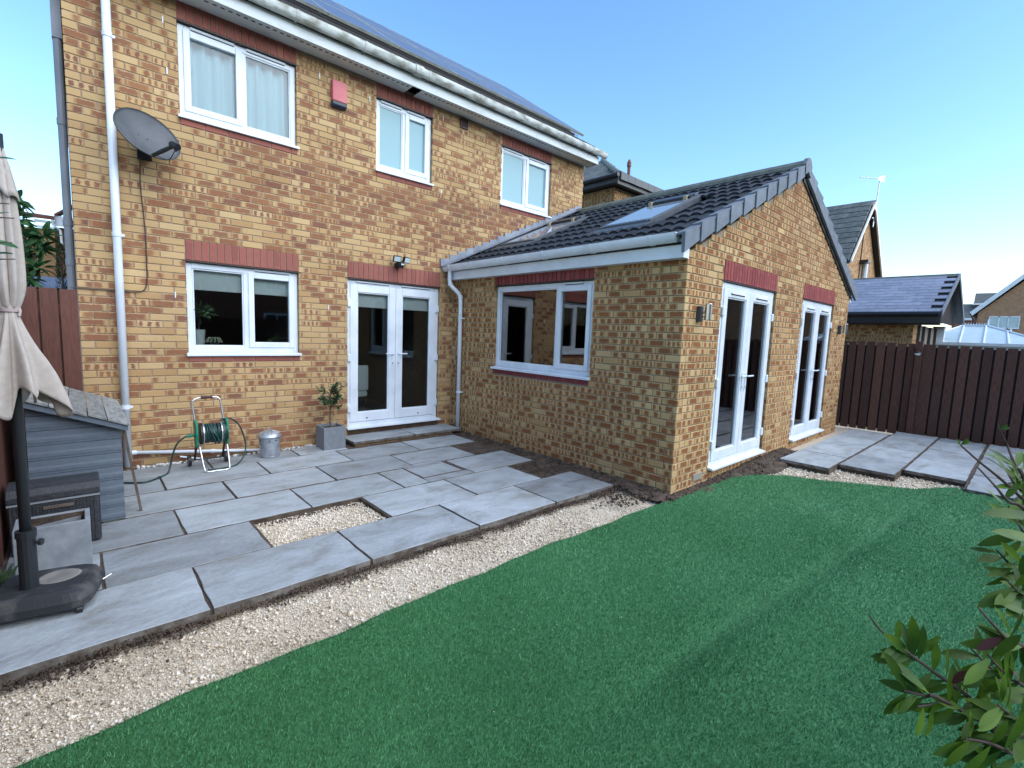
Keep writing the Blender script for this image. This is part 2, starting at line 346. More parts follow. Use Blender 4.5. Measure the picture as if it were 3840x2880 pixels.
def lay_bricks(wall, O, U, N, length, z0, z1, openings, wts, mat, key, nmax=300, clip=None, ends=None, D=.1):
    """stretcher bond on the face through O spanned by U and z; openings are (ua,ub,za,zb)"""
    O, U, N = Vector(O), Vector(U), Vector(N); B = []
    k0 = int(round(z0/.075)); nk = int(math.floor((z1-z0)/.075+1e-6))
    for k in range(nk):
        za = z0+k*.075; zm = za+.035; a, b = 0., length
        if clip: a, b = clip(zm)
        if ends: a, b = a+ends(k+k0)[0], b-ends(k+k0)[1]
        spans = [(a,b)]
        for (ua,ub,oa,ob) in openings:
            if oa-1e-4 < zm < ob+1e-4:
                spans = [s for (p,q) in spans for s in ((p,min(q,ua-(.0))),(max(p,ub+(.0)),q)) if s[1]-s[0] > .02]
        ph = ((k+k0) % 2)*.1125
        for (p,q) in spans:
            j = math.floor((p-ph)/.225)
            while ph+j*.225 < q:
                s = max(p, ph+j*.225); e = min(q, ph+j*.225+.215)
                if e-s > .02: B.append((s,e,za))
                j += 1
    ang = math.atan2(U.y, U.x)
    full = [i for i,(s,e,za) in enumerate(B) if abs(e-s-.215) < .004]
    sc_ = sorted(((visible_score(O+U*((B[i][0]+B[i][1])/2)+Vector((0,0,B[i][2]+.03)), N), i) for i in full), reverse=True)[:nmax]
    ind = {i for s_,i in sc_ if s_ > 0}
    V=[];F=[];UV=[];C=[]
    for i,(s,e,za) in enumerate(B):
        prot = random.uniform(-.0015,.0015); zj = random.uniform(-.001,.001)
        ww = wts(s,za) if callable(wts) else wts
        if i in ind:
            kk = (key, tuple(ww)); me = pool_mesh(kk, .215,.065,D, 26, ww, mat)
            p = O+U*s+N*prot+Vector((0,0,za+zj)); link('brick', me, wall, loc=p, rot=(random.uniform(-.004,.004),0,ang))
        else:
            v,f,uv = brick_geo(e-s,.065,D); n = len(V)
            V += [tuple(O+U*x-N*y+N*prot+U*s+Vector((0,0,za+z+zj))) for x,y,z in v]
            F += [tuple(q+n for q in t_) for t_ in f]; UV += uv
            nn,w_ = kind_pick(ww); C += [(nn/8.,w_/1.3,random.random(),1.)]*len(uv)
    if V:
        me = bpy.data.meshes.new('brickwork'); fill_brick_mesh(me, V,F,UV,C, mat); tag(link('brickwork', me, wall), kind='stuff')
def soldiers(parent, O, U, N, u0, n, z, mat, h=.215, pitch=.075, skip=None):
    O, U, N = Vector(O), Vector(U), Vector(N); ang = math.atan2(U.y,U.x)
    for i in range(n):
        me = pool_mesh((mat.name,'soldier',round(h,3)), .0655, h, .1, 10, [3,2,1,2,0,1], mat, swap=True)
        link('brick', me, parent, loc=O+U*(u0+.0045+i*pitch)+N*(.002+random.uniform(0,.002))+Vector((0,0,z+.004)), rot=(0,0,ang))
def sill_bricks(parent, O, U, N, u0, u1, z, mat):
    O, U, N = Vector(O), Vector(U), Vector(N); ang = math.atan2(U.y,U.x); s = u0
    while s < u1-.03:
        L_ = min(.215, u1-s)
        me = pool_mesh((mat.name,'sill',round(L_,3)), L_, .065, .1, 4, [3,1,0,1,0,0], mat)
        link('brick', me, parent, loc=O+U*s+N*.002+Vector((0,0,z)), rot=(0,0,ang)); s += .225
def cells(u0,u1,z0,z1, ops):
    us = sorted({u0,u1,*[x for o in ops for x in o[:2] if u0<x<u1]}); zs = sorted({z0,z1,*[x for o in ops for x in o[2:] if z0<x<z1]})
    for a,b in zip(us,us[1:]):
        run = None
        for c,d in zip(zs,zs[1:]):
            hole = any(o[0]-1e-6<(a+b)/2<o[1]+1e-6 and o[2]-1e-6<(c+d)/2<o[3]+1e-6 for o in ops)
            if hole:
                if run: yield (a,b,*run); run = None
            else: run = (run[0] if run else c, d)
        if run: yield (a,b,*run)

# ------------------------------------------------------------------ windows (local: x right, y into the wall, z up)
def local_frame(O, U, N):
    U, N = Vector(U), Vector(N); return Matrix(((U.x,-N.x,0,O[0]),(U.y,-N.y,0,O[1]),(0,0,1,O[2]),(0,0,0,1)))
def placed(o, Mx): o.data.transform(Mx); return o
def ring(mb, x0,x1,z0,z1, wl,wr,wb,wt, y0,y1):
    mb.box(x0,x0+wl,y0,y1,z0,z1).box(x1-wr,x1,y0,y1,z0,z1).box(x0+wl,x1-wr,y0,y1,z0,z0+wb).box(x0+wl,x1-wr,y0,y1,z1-wt,z1); return mb
def window(parent, O, U, N, W, H, lights, glass, vents=(), sill=True, sillproud=.075, name='window', depth=.045, label=None):
    """lights: (x0,x1,opening); glass area is the light inset; O is the lower left corner on the wall face"""
    Mx = local_frame(O,U,N); d = depth
    mb = MB(); ring(mb, 0.004,W-.004,0.03,H-.004, .058,.058,.07,.062, d,d+.07)
    for (xa,xb,op),(xc,_,_) in zip(lights, lights[1:]): mb.box(xb, xc, d+.001,d+.069, .1,H-.066)
    wo = placed(mb.build(name, M_pvc, parent, bevel=.005), Mx)
    if label: wo['label'] = label
    for (xa,xb,op) in lights:
        za, zb = .1, H-.066
        if op:
            m = MB(); ring(m, xa-.012,xb+.012,za-.012,zb+.012,.062,.062,.066,.062,d-.014,d+.05)
            so_ = placed(m.build('sash', M_pvc, wo, bevel=.006), Mx); xa,xb,za,zb = xa+.05,xb-.05,za+.054,zb-.05
        else:
            m = MB(); ring(m, xa,xb,za,zb,.014,.014,.014,.014,d+.012,d+.03)
            placed(m.build('glazing_bead', M_pvc, wo), Mx); xa,xb,za,zb = xa+.014,xb-.014,za+.014,zb-.014
        placed(MB().box(xa,xb,d+.024,d+.034,za,zb).build('pane', glass, wo), Mx)
    for (xa,xb) in vents:
        m = MB().box(xa,xb,d-.012,d,H-.030,H-.010).box(xa,xb,d-.018,d-.012,H-.020,H-.010).box(xa+.004,xb-.004,d-.004,d+.0005,H-.040,H-.030,1)
        placed(m.build('trickle_vent', [M_pvc,M_black], wo), Mx)
    if sill:
        m = MB().prism([(-.02,-.035,-.012),(-.02,-.035,.016),(-.02,d+.02,.031),(-.02,d+.02,-.005)], (W+.04,0,0))
        placed(m.build('sill', M_pvc, wo, bevel=.004), Mx)
    return wo
def french_door(parent, O, U, N, W, H, depth, stile, glass, handles=True, vents='frame', hinges=True, sillH=.05, rail=.13):
    Mx = local_frame(O,U,N); d = depth; mid = W/2
    mb = MB(); ring(mb, .004,W-.004,.03,H-.004,.05,.05,.05,.055,d,d+.07)
    do = placed(mb.build('french_door', M_pvc, parent, bevel=.005), Mx)
    for s,(xa,xb) in enumerate(((.05,mid),(mid,W-.05))):
        g = .002; xa += g; xb -= g; za, zb = .085, H-.062
        m = MB(); ring(m, xa,xb,za,zb, stile,stile,rail,stile, d-.012,d+.05)
        lf = placed(m.build('door_leaf', M_pvc, do, bevel=.006), Mx)
        m = MB(); ring(m, xa+stile,xb-stile,za+rail,zb-stile,.014,.014,.014,.014,d+.0,d+.02); placed(m.build('glazing_bead', M_pvc, do), Mx)
        placed(MB().box(xa+stile+.01,xb-stile-.01,d+.018,d+.028,za+rail+.01,zb-stile-.01).build('pane', glass, do), Mx)
        hx = xb-.045 if s == 0 else xa+.045; dirx = -1 if s == 0 else 1
        m = MB().box(hx-.015,hx+.015,d-.022,d-.012,1.0-.12,1.0+.10).tube([(hx,d-.02,1.06),(hx,d-.055,1.06),(hx+dirx*.02,d-.06,1.06),(hx+dirx*.125,d-.058,1.062)],.010,8)
        placed(m.build('handle', M_pvc, do, smooth=False), Mx)
        placed(MB().box(hx-.005,hx+.005,d-.024,d-.0221,.905,.935).build('keyhole', M_black, do), Mx)
        for hz in (.28,1.0,H-.33):
            ex = .03 if s == 0 else W-.03
            placed(MB().box(ex-.022 if s==0 else ex-.03, ex+.03 if s==0 else ex+.022, d-.032,d-.001,hz-.05,hz+.05).build('hinge', M_pvc, do, bevel=.008), Mx)
        if vents == 'frame': va, vb, vz = xa+.09, xb-.10, H-.03
        else: va, vb, vz = xa+.17, xb-.17, H-.115
        yv = d if vents == 'frame' else d-.012
        placed(MB().box(va,vb,yv-.016,yv-.0005,vz-.006,vz+.010).box(va+.003,vb-.003,yv-.003,yv-.0002,vz-.016,vz-.006,1).build('trickle_vent',[M_pvc,M_black],do), Mx)
        if vents == 'frame': placed(MB().lathe((xa+(.25 if s==0 else .40),d-.0135,.13),[(.0,-.004),(.011,-.004),(.011,.004),(0,.004)],12,ax=Matrix(((1,0,0),(0,0,1),(0,-1,0)))).build('drain_cap', M_dgrey, do), Mx)
    m = MB().prism([(-.02,-.06,-.005),(-.02,-.06,.018),(-.02,d+.02,.034),(-.02,d+.02,0)], (W+.04,0,0)); placed(m.build('threshold', M_pvc, do, bevel=.004), Mx)
    return do

# ================================================================== SETTING
def gp(x, y, z): k = (CAM.z-z)/CAM.z; return (CAM.x+(x-CAM.x)*k, CAM.y+(y-CAM.y)*k)
tag(MB().add([(-600,-600,-.14),(900,-600,-.14),(900,900,-.14),(-600,900,-.14)],[(0,1,2,3)]).build('ground', M_ground), kind='structure')
def ground_z(x): return -.05 + .045*min(1,max(0,(x-6.2)/2.2))
# gravel bed sheet under the chippings
def grid_sheet(name, x0,x1,y0,y1, st, zf, mat, inside=None, kind='structure'):
    xs = np.arange(x0,x1+st*.5,st); ys = np.arange(y0,y1+st*.5,st); idx = {}; V=[];F=[]
    for i,x in enumerate(xs):
        for j,y in enumerate(ys): idx[i,j] = len(V); V.append((x,y,zf(x,y)))
    for i in range(len(xs)-1):
        for j in range(len(ys)-1):
            if inside is None or inside((xs[i]+xs[i+1])/2,(ys[j]+ys[j+1])/2): F.append((idx[i,j],idx[i+1,j],idx[i+1,j+1],idx[i,j+1]))
    me = bpy.data.meshes.new(name); me.from_pydata(V,[],F); me.materials.append(mat); me.polygons.foreach_set('use_smooth',[True]*len(F)); me.update()
    o = link(name, me); tag(o, kind=kind); return o
# turf outline (measured at patio level, dropped to the lawn)
EDGE = [gp(x,y,-.045) for x,y in [(-1.,-4.15),(1.,-4.15),(2.04,-4.15),(3.55,-4.10),(4.41,-4.10),(5.46,-4.17),(6.07,-4.18),(6.7,-4.19)]]+[gp(x,y,-.03) for x,y in [(7.17,-4.36),(7.4,-4.55)]]+[gp(x,y,0.) for x,y in [(7.60,-4.85),(7.84,-5.26),(8.12,-5.65),(8.5,-5.88),(8.62,-6.3),(8.9,-6.9),(9.0,-8.9)]]
ex = np.array([p[0] for p in EDGE]); ey = np.array([p[1] for p in EDGE])
def lawn_xmax(y): return float(np.interp(-y, -ey[7:], ex[7:]))
def lawn_ymax(x): return float(np.interp(x, ex[:8], ey[:8]))+.010*math.sin(x*5.3)+.006*math.sin(x*13.1+1)
def in_lawn(x,y): return y > -8.9 and x > -1 and ((x <= ex[7] and y < lawn_ymax(x)) or (x > ex[7] and y < ey[7] and x < lawn_xmax(y)))
_ph = rng.uniform(0,6.28,(8,)); 
def wob(x,y,a): return a*(math.sin(x*7.1+_ph[0])+math.sin(y*9.3+_ph[1])+math.sin(x*15+y*11+_ph[2])+math.sin(x*23-y*19+_ph[3]))/4
grid_sheet('gravel_bed', -1.,12.6,-9.,-1.5,.1, lambda x,y: ground_z(x)-.030+wob(x,y,.006), M_gravelbed, lambda x,y: not (in_lawn(x,y) and in_lawn(x-.25,y) and in_lawn(x+.25,y) and in_lawn(x,y+.25)))
def soil_in(x,y): return (x > 4.93 and x < 5.72 and -3.50 < y < .02) or (x > 5.46+.05*math.sin(y*7) and x < 5.72 and -4.1 < y <= -3.4) or (-4.30+.1*math.sin(x*3) < y < -3.95 and 5.4 < x < 8.9)
grid_sheet('soil', 4.9,9.3,-4.5,.02,.04, lambda x,y: (-.035+wob(x,y,.02)+random.uniform(-.012,.012)+.03*max(0,min(1,(x-5.45)/.25)) if y>-4.02 else ground_z(x)-.01+wob(x,y,.025)+random.uniform(-.014,.014)+.02*max(0,min(1,(y+4.3)/.2)) + (.02 if x>7.4 else 0)) - (.03 if (x<5.0 or y<-4.36) else 0), M_soil, soil_in)
def lawn_z(x,y):
    z = ground_z(x)+.018+.006*math.sin(x*1.9+y*2.3)+.005*math.sin(x*3.7-y*3.1+1)
    for (ax,ay,bx,by,h,wd) in ((2.5,-5.26,7.9,-5.78,.080,.22),(5.6,-5.0,8.0,-5.25,.012,.16),(6.5,-6.3,5.6,-5.9,.016,.12)):
        t = max(0,min(1,((x-ax)*(bx-ax)+(y-ay)*(by-ay))/((bx-ax)**2+(by-ay)**2))); dx,dy = x-ax-t*(bx-ax), y-ay-t*(by-ay)
        s_ = dy/wd; e_ = min(1,t*5,(1-t)*5); z += e_*h*(.55*math.exp(-(s_+.9)**2)-.75*math.exp(-(s_*2.2)**2))
    return z
# lawn sheet: columns follow the outline so the edge is clean
def lawn():
    V=[];F=[]; cols=[]
    xs = list(np.arange(-1,8.99,.06))
    for x in xs:
        if x <= ex[7]: yt = lawn_ymax(x)
        else:
            yy = np.linspace(ey[7],-8.9,300); ok = [y for y in yy if x < lawn_xmax(y)]; yt = ok[0] if ok else -8.9
        col = []
        for t in np.linspace(0,1,70):
            y = yt + (-8.9-yt)*t**1.3; col.append(len(V)); V.append((x,y,lawn_z(x,y)))
        cols.append(col)
        V.append((x,yt,lawn_z(x,yt)-.03)); col.append(len(V)-1)
    for a,b in zip(cols,cols[1:]):
        for i in range(69): F.append((a[i],a[i+1],b[i+1],b[i]))
        F.append((a[70],a[0],b[0],b[70]))
    me = bpy.data.meshes.new('lawn'); me.from_pydata(V,[],F); me.materials.append(M_turf); me.polygons.foreach_set('use_smooth',[True]*len(F)); me.update()
    return tag(link('lawn', me), kind='structure')
lawn()
def np_mesh(name, verts, tris, tone_per_vert, mat, smooth=False):
    me = bpy.data.meshes.new(name); nv, nf = len(verts), len(tris)
    me.vertices.add(nv); me.vertices.foreach_set('co', verts.astype(np.float32).ravel())
    me.loops.add(nf*3); me.loops.foreach_set('vertex_index', tris.astype(np.int32).ravel())
    me.polygons.add(nf); me.polygons.foreach_set('loop_start', np.arange(0,nf*3,3,dtype=np.int32))
    me.update(calc_edges=True); a = me.attributes.new('tone','FLOAT','POINT'); a.data.foreach_set('value', tone_per_vert.astype(np.float32)); me.materials.append(mat)
    if smooth: me.polygons.foreach_set('use_smooth', np.ones(nf,dtype=bool))
    me.update(); return me
tag(MB().box(2.16,3.12,-2.88,-2.27,-.14,-.047).build('pit_bed', M_gravelbed), kind='structure')
def in_view(x, y, z=0., m=60):
    d = np.stack([x-CAM.x, y-CAM.y, np.full_like(x, z-CAM.z)],-1); w_ = d@np.array(fw); ok = w_ > .2
    u = 1788.3*(d@np.array(rt))/np.where(ok,w_,1); v = 1788.3*(d@np.array(up))/np.where(ok,w_,1)
    return ok & (np.abs(u) < 1920+m) & (np.abs(v) < 1440+m)
def turf_pile():
    X=[];Y=[];W=[];Hh=[]
    for (r0,r1,dens,wd,hh) in ((0,2.2,15000,.0024,.017),(2.2,3.4,9500,.003,.017),(3.4,5.2,5200,.0042,.017),(5.2,9.,2300,.0065,.017)):
        n = int(dens*14*10); x = rng.uniform(-1,9,n); y = rng.uniform(-8.9,-4.,n)
        if n > 400000: pass
        d = np.hypot(x-CAM.x,y-CAM.y); k = (d>=r0)&(d<r1)&in_view(x,y,-.04); x,y = x[k],y[k]
        if len(x) > dens*45: x,y = x[:dens*45],y[:dens*45]
        sel = np.array([in_lawn(a,b) for a,b in zip(x,y)]); x,y = x[sel],y[sel]
        X.append(x);Y.append(y);W.append(np.full(len(x),wd));Hh.append(np.full(len(x),hh))
    x=np.concatenate(X);y=np.concatenate(Y);wd=np.concatenate(W);hh=np.concatenate(Hh)*rng.uniform(.7,1.25,len(x)); n=len(x)
    z = np.array([lawn_z(a,b) for a,b in zip(x,y)])-.002
    th = rng.uniform(0,6.283,n); ax,ay = np.cos(th)*wd,np.sin(th)*wd
    la = rng.uniform(0,6.283,n); ll = rng.uniform(.15,.85,n)*hh; lx,ly = np.cos(la)*ll+.005,np.sin(la)*ll-.004
    V = np.empty((n,5,3)); P = np.stack([x,y,z],-1)
    V[:,0] = P-np.stack([ax,ay,0*ax],-1)*.5; V[:,1] = P+np.stack([ax,ay,0*ax],-1)*.5
    Mi = P+np.stack([lx*.35,ly*.35,hh*.6],-1); V[:,2] = Mi+np.stack([ax,ay,0*ax],-1)*.4; V[:,3] = Mi-np.stack([ax,ay,0*ax],-1)*.4
    V[:,4] = P+np.stack([lx,ly,hh],-1)
    base = np.arange(n)[:,None]*5; T = (base[:,:,None]+np.array([[0,1,2],[0,2,3],[3,2,4]])[None]).reshape(-1,3)
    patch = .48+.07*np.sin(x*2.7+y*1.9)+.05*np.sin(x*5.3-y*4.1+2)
    tone = np.clip(rng.normal(0,.14,n)+patch+.10*np.clip((x-3.5)/4.5,0,1)-.06*np.clip((2.6-x)/1.5,0,1),0,1); tone = np.repeat(tone,5).reshape(n,5); tone[:,:2] *= .55; tone[:,4] = np.clip(tone[:,4]*1.15,0,1)  # tone rises to the right: sheen of the pile painted into the blades
    print('turf blades', n)
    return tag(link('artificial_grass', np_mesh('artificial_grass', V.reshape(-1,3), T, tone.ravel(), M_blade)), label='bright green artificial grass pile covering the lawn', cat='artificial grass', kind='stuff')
turf_pile()
HOLE = (2.185,3.10,-2.85,-2.30)
def chippings():
    base = np.array([[1,0,0],[-1,0,0],[0,1,0],[0,-1,0],[0,0,1],[0,0,-1]],float)
    tri = np.array([[0,2,4],[2,1,4],[1,3,4],[3,0,4],[2,0,5],[1,2,5],[3,1,5],[0,3,5]])
    X=[];Y=[];Sz=[]
    def put(x0,x1,y0,y1,dens,s0,s1,f):
        n = int((x1-x0)*(y1-y0)*dens); x=rng.uniform(x0,x1,n); y=rng.uniform(y0,y1,n); k=np.array([f(a,b) for a,b in zip(x,y)]); x,y=x[k],y[k]
        k = in_view(x,y,-.06); X.append(x[k]);Y.append(y[k]);Sz.append(rng.uniform(s0,s1,k.sum())**1.)
    strip = lambda x,y: (y < -3.52-.02*math.sin(x*9) ) and (not in_lawn(x,y-.005)) and x < 5.60
    put(.5,3.2,-4.2,-3.45,11000,.0025,.006,strip); put(.5,3.2,-4.2,-3.45,1100,.006,.0125,strip); put(.5,3.2,-4.2,-3.45,60,.012,.019,strip)
    put(3.2,5.8,-4.3,-3.45,5500,.004,.008,strip); put(3.2,4.6,-4.0,-3.45,1500,.007,.012,strip)
    put(*HOLE,5200,.005,.011,lambda x,y: (x-HOLE[0])*.5+random.uniform(0,.6) > .02)
    right = lambda x,y: (not in_lawn(x+.01,y)) and ((y < -4.27-.04*math.sin(x*8)) and x > 6.5) 
    put(6.2,9.6,-8.,-4.15,2600,.008,.015,right)
    put(11.2,12.28,-6.6,-4.0,900,.010,.018,lambda x,y: x > 12.12)
    x=np.concatenate(X);y=np.concatenate(Y);s=np.concatenate(Sz);n=len(x)
    z=np.array([ground_z(a)-.028+wob(a,b,.006)+(.033 if (HOLE[0]-.01<a<HOLE[1]+.01 and HOLE[2]-.01<b<HOLE[3]+.01) else 0) for a,b in zip(x,y)])+s*rng.uniform(-.2,1.0,n)
    sc_=rng.uniform(.55,1.35,(n,6,1)); an=rng.uniform(.55,1.2,(n,1,3))
    A=rng.normal(size=(n,3,3)); Q,_=np.linalg.qr(A)
    V=np.einsum('nij,nkj->nki',Q,base[None]*sc_*an)*s[:,None,None]+np.stack([x,y,z],-1)[:,None,:]
    T=(np.arange(n)[:,None,None]*6+tri[None]).reshape(-1,3)
    tone=np.clip(rng.normal(.60,.20,n)+.10*np.sin(x*2.9+y*5)+.08*np.sin(x*6.1-y*9+1),0,1); tone=np.where(rng.random(n)<.07,rng.uniform(0,.2,n),tone)
    print('chips',n)
    return tag(link('gravel', np_mesh('gravel',V.reshape(-1,3),T,np.repeat(tone,6),M_pebble)), label='pale limestone chippings between the patio slabs and the artificial lawn', cat='gravel', kind='stuff')
chippings()

def crumbs():
    base = np.array([[1,0,0],[-1,0,0],[0,1,0],[0,-1,0],[0,0,1],[0,0,-1]],float)
    tri = np.array([[0,2,4],[2,1,4],[1,3,4],[3,0,4],[2,0,5],[1,2,5],[3,1,5],[0,3,5]])
    P=[]
    def put(n,fx,fy,fz,s0,s1):
        for _ in range(n): x=fx(); y=fy(x); P.append((x,y,fz(x,y),random.uniform(s0,s1)))
    U_=random.uniform
    put(5200,lambda:U_(.6,5.5),lambda x:-3.476-abs(random.gauss(0,.020+.022*(1+math.sin(x*4.3)*math.sin(x*9.1+1)))),lambda x,y:-.052+max(0,.022+(y+3.48)*.5)*(.6+.4*math.sin(x*6)),.003,.009)
    put(500,lambda:U_(HOLE[0],HOLE[1]),lambda x:HOLE[3]-abs(random.gauss(0,.03)),lambda x,y:-.045,.004,.012)
    put(250,lambda:HOLE[1]-abs(random.gauss(0,.05)),lambda x:U_(HOLE[2],HOLE[3]),lambda x,y:-.05,.004,.012)
    put(2600,lambda:U_(5.0,5.69),lambda x:U_(-3.95,-.1),lambda x,y:-.03+.03*max(0,(x-5.45)/.25),.004,.016)
    put(3600,lambda:U_(5.6,8.9),lambda x:-4.0-abs(random.gauss(0,.09)),lambda x,y:ground_z(x)+.015+(.02 if x>7.4 else 0)-.05*(-4.0-y),.005,.022)
    put(500,lambda:5.66-abs(random.gauss(0,.09)),lambda x:U_(-4.05,-3.45),lambda x,y:-.045,.004,.014)
    put(70,lambda:U_(1.0,5.2),lambda x:U_(-4.0,-3.55),lambda x,y:-.050,.003,.007)
    put(22,lambda:random.gauss(4.95,.09),lambda x:random.gauss(-3.72,.035),lambda x,y:-.045,.004,.012)
    A=np.array(P); k=in_view(A[:,0],A[:,1],-.05); A=A[k]; n=len(A)
    ok=np.array([not in_lawn(a,b) for a,b in A[:,:2]]); A=A[ok]; n=len(A)
    Q,_=np.linalg.qr(rng.normal(size=(n,3,3))); sc_=rng.uniform(.6,1.4,(n,6,1))
    V=np.einsum('nij,nkj->nki',Q,base[None]*sc_)*A[:,3][:,None,None]+A[:,:3][:,None,:]
    T=(np.arange(n)[:,None,None]*6+tri[None]).reshape(-1,3)
    tag(link('soil_crumbs', np_mesh('soil_crumbs',V.reshape(-1,3),T,np.zeros(n*6),M_soil)), label='dark crumbs of soil along the slab edges and the foot of the extension walls', cat='soil', kind='stuff')
crumbs()
def flecks():
    mb = MB()
    for i in range(46):
        x,y = random.uniform(1.4,8.2),random.uniform(-7.2,-4.3)
        if not in_lawn(x,y-.1): continue
        r_ = random.uniform(.003,.007); z = lawn_z(x,y)+.017; a = random.uniform(0,3)
        mb.prism([(x+r_*math.cos(a+k*2.1),y+r_*.6*math.sin(a+k*2.1),z+random.uniform(-.002,.003)) for k in range(3)],(0,0,.002))
    tag(mb.build('lawn_litter', M_cobble), label='tiny pale bits of litter scattered over the artificial lawn', cat='litter', kind='stuff')
flecks()
# ------------------------------------------------------------------ patios
def slab(parent, x0,x1,y0,y1, zt, th=.04, tilt=.002):
    n = []; st = .11
    def edge(a,b):
        L_ = (Vector(b)-Vector(a)).length; k = max(2,int(L_/st)); return [Vector(a).lerp(Vector(b),i/k) for i in range(k)]
    P = edge((x0,y0,0),(x1,y0,0))+edge((x1,y0,0),(x1,y1,0))+edge((x1,y1,0),(x0,y1,0))+edge((x0,y1,0),(x0,y0,0))
    c = Vector(((x0+x1)/2,(y0+y1)/2,0)); tx,ty = random.uniform(-tilt,tilt),random.uniform(-tilt,tilt); ins=[];V=[]
    for p in P:
        q = p + Vector((random.uniform(-.004,.004),random.uniform(-.004,.004),0)); z = zt+(q.x-c.x)*tx+(q.y-c.y)*ty
        i_ = q+(c-q).normalized()*.003
        ins.append((i_.x,i_.y,z)); V.append((q.x,q.y,z-.003+random.uniform(-.001,.001)))
    k = len(P); low = [(p[0]+random.uniform(-.004,.004),p[1]+random.uniform(-.004,.004),zt-th) for p in V]
    F = [tuple(range(k))]+[(k+i,k+(i+1)%k,(i+1)%k,i) for i in range(k)]+[(2*k+i,2*k+(i+1)%k,k+(i+1)%k,k+i) for i in range(k)]
    mb = MB().add(ins+V+low, F); mb.m = [0]*(1+k)+[1]*k; return mb.build('paving_slab', [M_slab, M_slabedge], parent)
M_slabedge = basic('slab_edge', (.085,.068,.052), (.19,.175,.155), 14, .95, .5, 60)
J = .0085
patio = MB()
for b in ((.3,5.40,-3.475,-2.87),(.3,2.185,-2.87,-2.28),(3.10,5.0,-2.87,-2.28),(.3,5.44,-2.28,-.09)): patio.box(*b[:2],*b[2:],-.13,-.011)
patio = patio.build('patio', M_bed); tag(patio, kind='structure')
rows = [(-3.49,-2.885,[.76,1.69,2.637,3.58,4.507,5.415]),
        (-2.875,-2.29,[.32,1.255,2.17]),(-2.875,-2.29,[3.11,4.037,4.935]),
        (-2.275,-1.685,[.80,1.74,2.667,3.58]),(-2.275,-1.685,[4.47,5.39]),
        (-1.665,-1.08,[1.28,2.212,3.13,4.04]),(-1.665,-1.105,[4.04,4.945]),
        (-1.06,-.525,[.83,1.755,2.665,3.58,4.51,5.41]),
        (-.505,-.115,[1.30,2.235,3.152,3.76])]
for y0,y1,xs in rows:
    for a,b in zip(xs,xs[1:]): slab(patio, a+J,b-J,y0+J*.6,y1-J*.6, random.uniform(-.003,.003), .055)
# cut pieces round the inset manhole cover
slab(patio, 3.588,3.875,-2.27,-1.69,0,.055); slab(patio, 3.885,4.462,-2.27,-2.135,.0,.055)
mh = MB(); ring(mh, 3.882,4.44,0,0,0,0,0,0,0,0) if 0 else None
m = MB().box(3.885,3.90,-2.125,-1.60,-.03,.002).box(4.43,4.445,-2.125,-1.60,-.03,.002).box(3.90,4.43,-2.125,-2.11,-.03,.002).box(3.90,4.43,-1.615,-1.60,-.03,.002)
mf = m.build('manhole_frame', M_wood, patio); slab(mf, 3.91,4.42,-2.10,-1.72,-.004,.03); slab(mf, 3.91,4.42,-1.705,-1.625,-.004,.03)
# doorstep
ds = thing('doorstep', 'low paved doorstep of two grey slabs below the kitchen french doors', 'step', (4.7,-.25,0))
for i in range(7): MB().box(3.885+i*.226,3.885+i*.226+.215,-.42,-.32,-.02,.028).build('brick', basic('step_brick',(.19,.11,.06),(.25,.16,.09),12,.95,.4,90) if i==0 else bpy.data.materials['step_brick'], ds)
MB().box(3.89,5.46,-.315,-.002,-.03,.026).build('mortar_bed', M_bed, ds)
slab(ds, 3.86,4.775,-.445,-.012,.066,.036); slab(ds, 4.79,5.60,-.445,-.012,.066,.036)
# right hand patio
sp = MB().box(8.05,11.72,-4.82,-4.27,-.10,.049).box(8.42,12.2,-5.41,-4.82,-.10,.049).box(8.84,12.2,-6.01,-5.41,-.10,.049).box(8.42,12.2,-6.60,-6.01,-.10,.049).build('side_patio', M_bed); tag(sp, kind='structure')
for y0,y1,xs in ((-4.82,-4.25,[8.03,8.885,9.79,10.72,11.68]),(-5.41,-4.84,[8.395,9.31,10.26,11.2,12.15]),(-6.005,-5.43,[8.81,9.815,10.77,11.7,12.16]),(-6.60,-6.03,[8.39,9.33,10.27,11.2,12.15]),(-7.2,-6.62,[8.81,9.8,10.75,11.7,12.16])):
    for a,b in zip(xs,xs[1:]): slab(sp, a+J*.7,b-J*.7,y0+.007,y1-.007,.06+random.uniform(-.003,.003),.04)
# white cobbles along the house wall
def cobbles():
    mb = MB(); ax = Matrix.Identity(3)
    for i in range(150):
        x = random.uniform(1.6,3.75); y = random.uniform(-.10,-.02); r_ = random.uniform(.012,.03)
        ax = Matrix.Rotation(random.uniform(0,6),3,(random.random(),random.random(),1))
        mb.lathe((x,y,-.03+r_*.5+random.uniform(0,.012)),[(0,-r_*.6),(r_*.75,-r_*.35),(r_,0),(r_*.7,r_*.4),(0,r_*.6)],7,ax=ax,sx=random.uniform(.8,1.3))
    return tag(mb.build('pebbles', M_cobble, smooth=True), label='white and grey pebbles along the foot of the house wall', cat='pebbles', kind='stuff')
tag(MB().box(1.25,3.86,-.11,.0,-.13,-.03).build('wall_foot_soil', M_soil), kind='structure')
cobbles()
